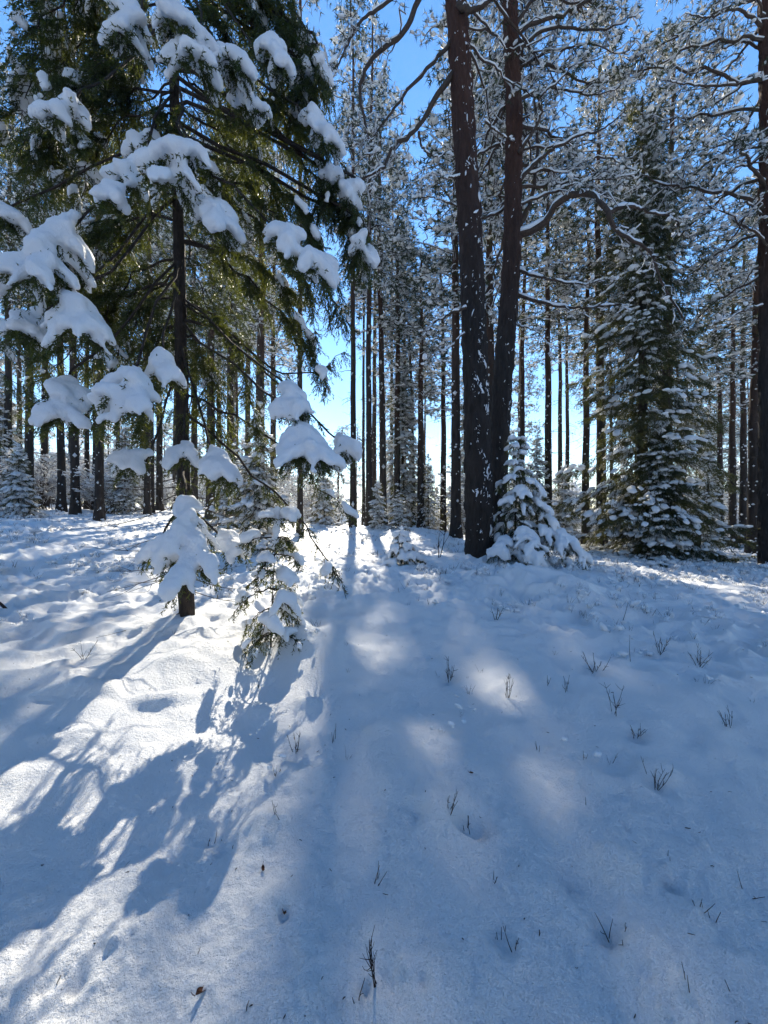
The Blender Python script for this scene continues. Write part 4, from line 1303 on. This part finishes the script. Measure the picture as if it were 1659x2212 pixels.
def place_sprig(px, py, hpx, n, side, seed, label, name="bilberry_twig", spread=.6, r=.0019):
    b = gz(ground_at(px, py, detail=True))
    H = hpx / FPX * b[1]
    o = sprig_mesh(seed, n, H, spread, side, r * max(1, b[1] / 2.2)).build(name, M_TWIG)
    o.location = tuple(b)
    tag(o, label, "twig", "twigs poking out of the foreground snow")
TW = [(817, 2135, 105, 4, 4, "tall forked dark twig rising from the snow nearest the camera", .35), (772, 2150, 38, 3, 0, "three short bare stems left of the tall forked twig", 1.0),
      (812, 1912, 42, 3, 2, "small forked twig in shadow above the tall forked one", .8), (605, 1765, 30, 3, 1, "twig tips poking from a small sunlit snow lump", 1.2),
      (1065, 1912, 26, 2, 2, "lone dark forked twig lying in the shaded snow", 1.6), (1322, 2018, 46, 4, 1, "few stems around a melted hollow in the blue shade", 1.0),
      (1492, 2140, 58, 2, 0, "pair of straight thin sticks leaning together near the lower corner", .5), (1580, 2172, 30, 1, 0, "thick short stick lying in the snow by the lower corner", 2.2),
      (1605, 1930, 26, 2, 1, "short sticks lying flat at the edge of the slope", 2.2), (1112, 2052, 34, 3, 0, "scattered stub stems in the middle of the blue shade", 1.2),
      (1080, 2030, 22, 2, 0, "tiny stem beside a small hollow in the blue shade", .8), (1415, 1703, 62, 6, 4, "bushy dark twig clump on the shaded slope", .8),
      (1375, 1590, 26, 6, 3, "compact dark tuft half buried on the shaded slope", 1.0), (1162, 1622, 22, 3, 0, "three short stems leaning in the smooth shade", .6),
      (972, 1748, 36, 5, 2, "twig tuft behind the large snow lump in shade", .7), (1012, 1795, 26, 4, 1, "stems in the dark hollow of the large snow lump", 1.0),
      (640, 1622, 42, 5, 3, "dark twig tuft beside a snow lump in the trunk's shadow", .9), (724, 1600, 34, 3, 0, "thin upright stems in the trunk's shadow", .4),
      (970, 1468, 44, 6, 3, "dark clump of stems beneath the lumpy bank", .6), (1095, 1508, 52, 5, 4, "feathery twig standing in open shaded snow", .5),
      (1366, 1432, 78, 1, 1, "tall single stem upright on the shaded slope", .15), (1342, 1338, 58, 1, 1, "leaning single stem above the tall upright one", .6),
      (1284, 1452, 40, 6, 3, "dark stems in a hollow under the snow laden spruce", .9), (1330, 1545, 60, 4, 4, "feathery leaning twigs in mid slope shade", .8),
      (1575, 1570, 36, 6, 2, "dark twig tuft with a snow cap far on the slope", 1.0), (1512, 1440, 44, 7, 3, "spreading dark twigs on the far lumpy slope", 1.1),
      (1425, 1412, 38, 6, 3, "spiky twig fan on the lumpy slope", .8), (1070, 1340, 30, 5, 3, "dark dead tuft beside a snow capped lump", .8),
      (455, 1815, 20, 2, 1, "tiny twig at the rim of the sunlit snow", 1.0), (1225, 1495, 40, 3, 1, "pair of thin stems just off the feathery leaning twigs", .7),
      (1440, 1850, 14, 2, 0, "tiny grey stems above the round hollow", .9), (1535, 1985, 30, 3, 1, "bent grass like stems on the lower slope", .7),
      (1265, 1740, 30, 1, 0, "single short straight stem in smooth blue snow", .1), (1508, 1955, 28, 3, 1, "withered stems drooping on the lower slope", 1.3),
      (180, 1425, 40, 4, 2, "bare stems on the near bank left of the spruce trunk", .8), (1180, 1480, 20, 3, 0, "short stems near the feathery upright twig", .8)]
for i, (px, py, h, n, sd, lab, sp) in enumerate(TW):
    place_sprig(px, py, h, n, sd, 500 + i, lab, spread=sp)
# the young bare stem by the big pine and one fallen branch at the frame's left
place_sprig(948, 1205, 95, 2, 3, 600, "thin leafless seedling with one tall stem beside the thickest pine's foot", "bare_seedling", .4, .0028)
b = gz(ground_at(8, 1318))
o = MB().add(*tubes(curve([b + [-.5, .1, .16], b + [-.15, .05, .12], b + [.06, 0, .0], b + [.1, -.01, -.03]], 14), np.linspace(.02, .012, 14), 8)).build("fallen_branch", M_TWIG)
tag(o, "dark fallen branch dipping into snow at the outer left edge", "branch")

def leaf_thing(px, py, size, seed, label):
    g = np.random.default_rng(seed)
    b = gz(ground_at(px, py, detail=True)); s = size / FPX * b[1]
    n = 7
    u = np.linspace(-1, 1, n); V = []
    for i, t in enumerate(u):
        w = .45 * math.sqrt(max(0, 1 - t * t)) * (1 + .3 * math.cos(i * 2.5)) + .02
        for v in (-1, 0, 1):
            V.append([t * s * .5, v * w * s * .5, .25 * s * (v * v) * (1 - .4 * t) + .1 * s * t * t + .004])
    F = [(i * 3 + j, i * 3 + j + 1, i * 3 + j + 4, i * 3 + j + 3) for i in range(n - 1) for j in range(2)]
    V = np.array(V)
    V2 = V + np.array([0, 0, .0012])
    F = np.array(F)
    mb = MB().add(V2, F).add(V, F[:, ::-1])
    mb.add(*tubes(np.array([[-.5 * s, 0, .006], [-.75 * s, .05 * s, .012], [-.95 * s, .1 * s, .02]]), np.array([.0012, .001, .0008]), 4))
    o = mb.build("withered_leaf", M_LEAF)
    o.location = tuple(b); o.rotation_euler = (g.uniform(-.4, .4), g.uniform(-.4, .4), g.uniform(0, 6.28))
    tag(o, label, "leaf")
leaf_thing(432, 2150, 26, 1, "curled brown leaf on snow at the edge of the sunlit patch")
leaf_thing(567, 1882, 14, 2, "small dark leaf caught on a snow ridge in the sun streak")
leaf_thing(612, 1975, 18, 3, "brown leaf standing in a small hollow of the shaded snow")
leaf_thing(1018, 1672, 8, 4, "tiny leaf on the smooth snow in open shade")

# heath: uncountable stems with bits of snow, denser further off
def heath():
    g = np.random.default_rng(8)
    protos = [sprig_mesh(900 + i, 4 if i < 4 else 3, .12, .9, 1, .0022, True) for i in range(8)]
    n = 11000
    D = 2.0 + 20 * g.random(n) ** 1.25
    X = g.uniform(-1.08, 1.1, n) * D; Y = D
    dens = noise2(X / 1.3, Y / 1.3, 41) + noise2(X / .45, Y / .45, 42) * .7 + .35 * sstep(.1, .7, X / Y) - .1
    keep = .03 + .97 * sstep(3.0, 8.5, D - 1.6 * noise2(X / 2.0, Y / 2.0, 43))
    k = (dens > .1) & (g.random(n) < keep) & (np.hypot(X - SPRUCE[0], Y - SPRUCE[1]) > .3)
    X, Y = X[k], Y[k]; Z = height(X, Y)
    tw, sn = MB(), MB()
    for i in range(8):
        m = np.arange(len(X)) % 8 == i
        V = np.concatenate(protos[i].v); c = m.sum()
        th = g.uniform(0, 6.28, c); s = g.uniform(.6, 1.5, c) * np.interp(Y[m], [2, 5, 9, 22], [.45, .65, .95, 1.3])
        mats = np.zeros((c, 3, 3)); mats[:, 0, 0] = np.cos(th) * s; mats[:, 0, 1] = -np.sin(th) * s; mats[:, 1, 0] = np.sin(th) * s; mats[:, 1, 1] = np.cos(th) * s; mats[:, 2, 2] = s
        pos = np.stack([X[m], Y[m], Z[m] - .01], -1)
        tw.add(*inst(V, np.concatenate([f for f in protos[i].f]), mats, pos))
    tw.build("heath_twigs", M_TWIG, kind="stuff")
    m = np.repeat(np.nonzero(g.random(len(X)) < .5)[0], 4)
    c = len(m)
    pos = np.stack([X[m], Y[m], Z[m] + g.uniform(.0, .075, c)], -1) + g.normal(0, .045, (c, 3)) * [1, 1, .2]
    s = .022 * g.lognormal(0, .45, c) * np.interp(Y[m], [2, 5, 9, 22], [.45, .65, .95, 1.3])
    sn.add(*blobs(pos, g.normal(0, 1, (c, 3)) * [1, 1, .4], s * 1.7, s * 1.1, s * .8, ICO0, .35))
    sn.build("heath_snow", M_SNOW, kind="stuff")
heath()

def litter():
    g = np.random.default_rng(31)
    n = 240
    y = .95 + 4.5 * g.random(n) ** 1.4; x = g.uniform(-1.05, 1.05, n) * y
    a = g.uniform(0, 6.28, n); L = g.uniform(.006, .022, n)
    z = height(x, y)
    d = np.stack([np.cos(a), np.sin(a), g.uniform(-.1, .5, n)], -1)
    p = np.stack([x, y, z + .003], -1)
    P = np.stack([p - d * L[:, None] * .5, p + g.normal(0, .001, (n, 3)), p + d * L[:, None] * .5], 1)
    MB().add(*tubes(P, np.array([[.0009, .0012, .0007]]) * g.uniform(.7, 1.8, (n, 1)), 4)).build("needle_litter", M_TWIG, kind="stuff")
litter()
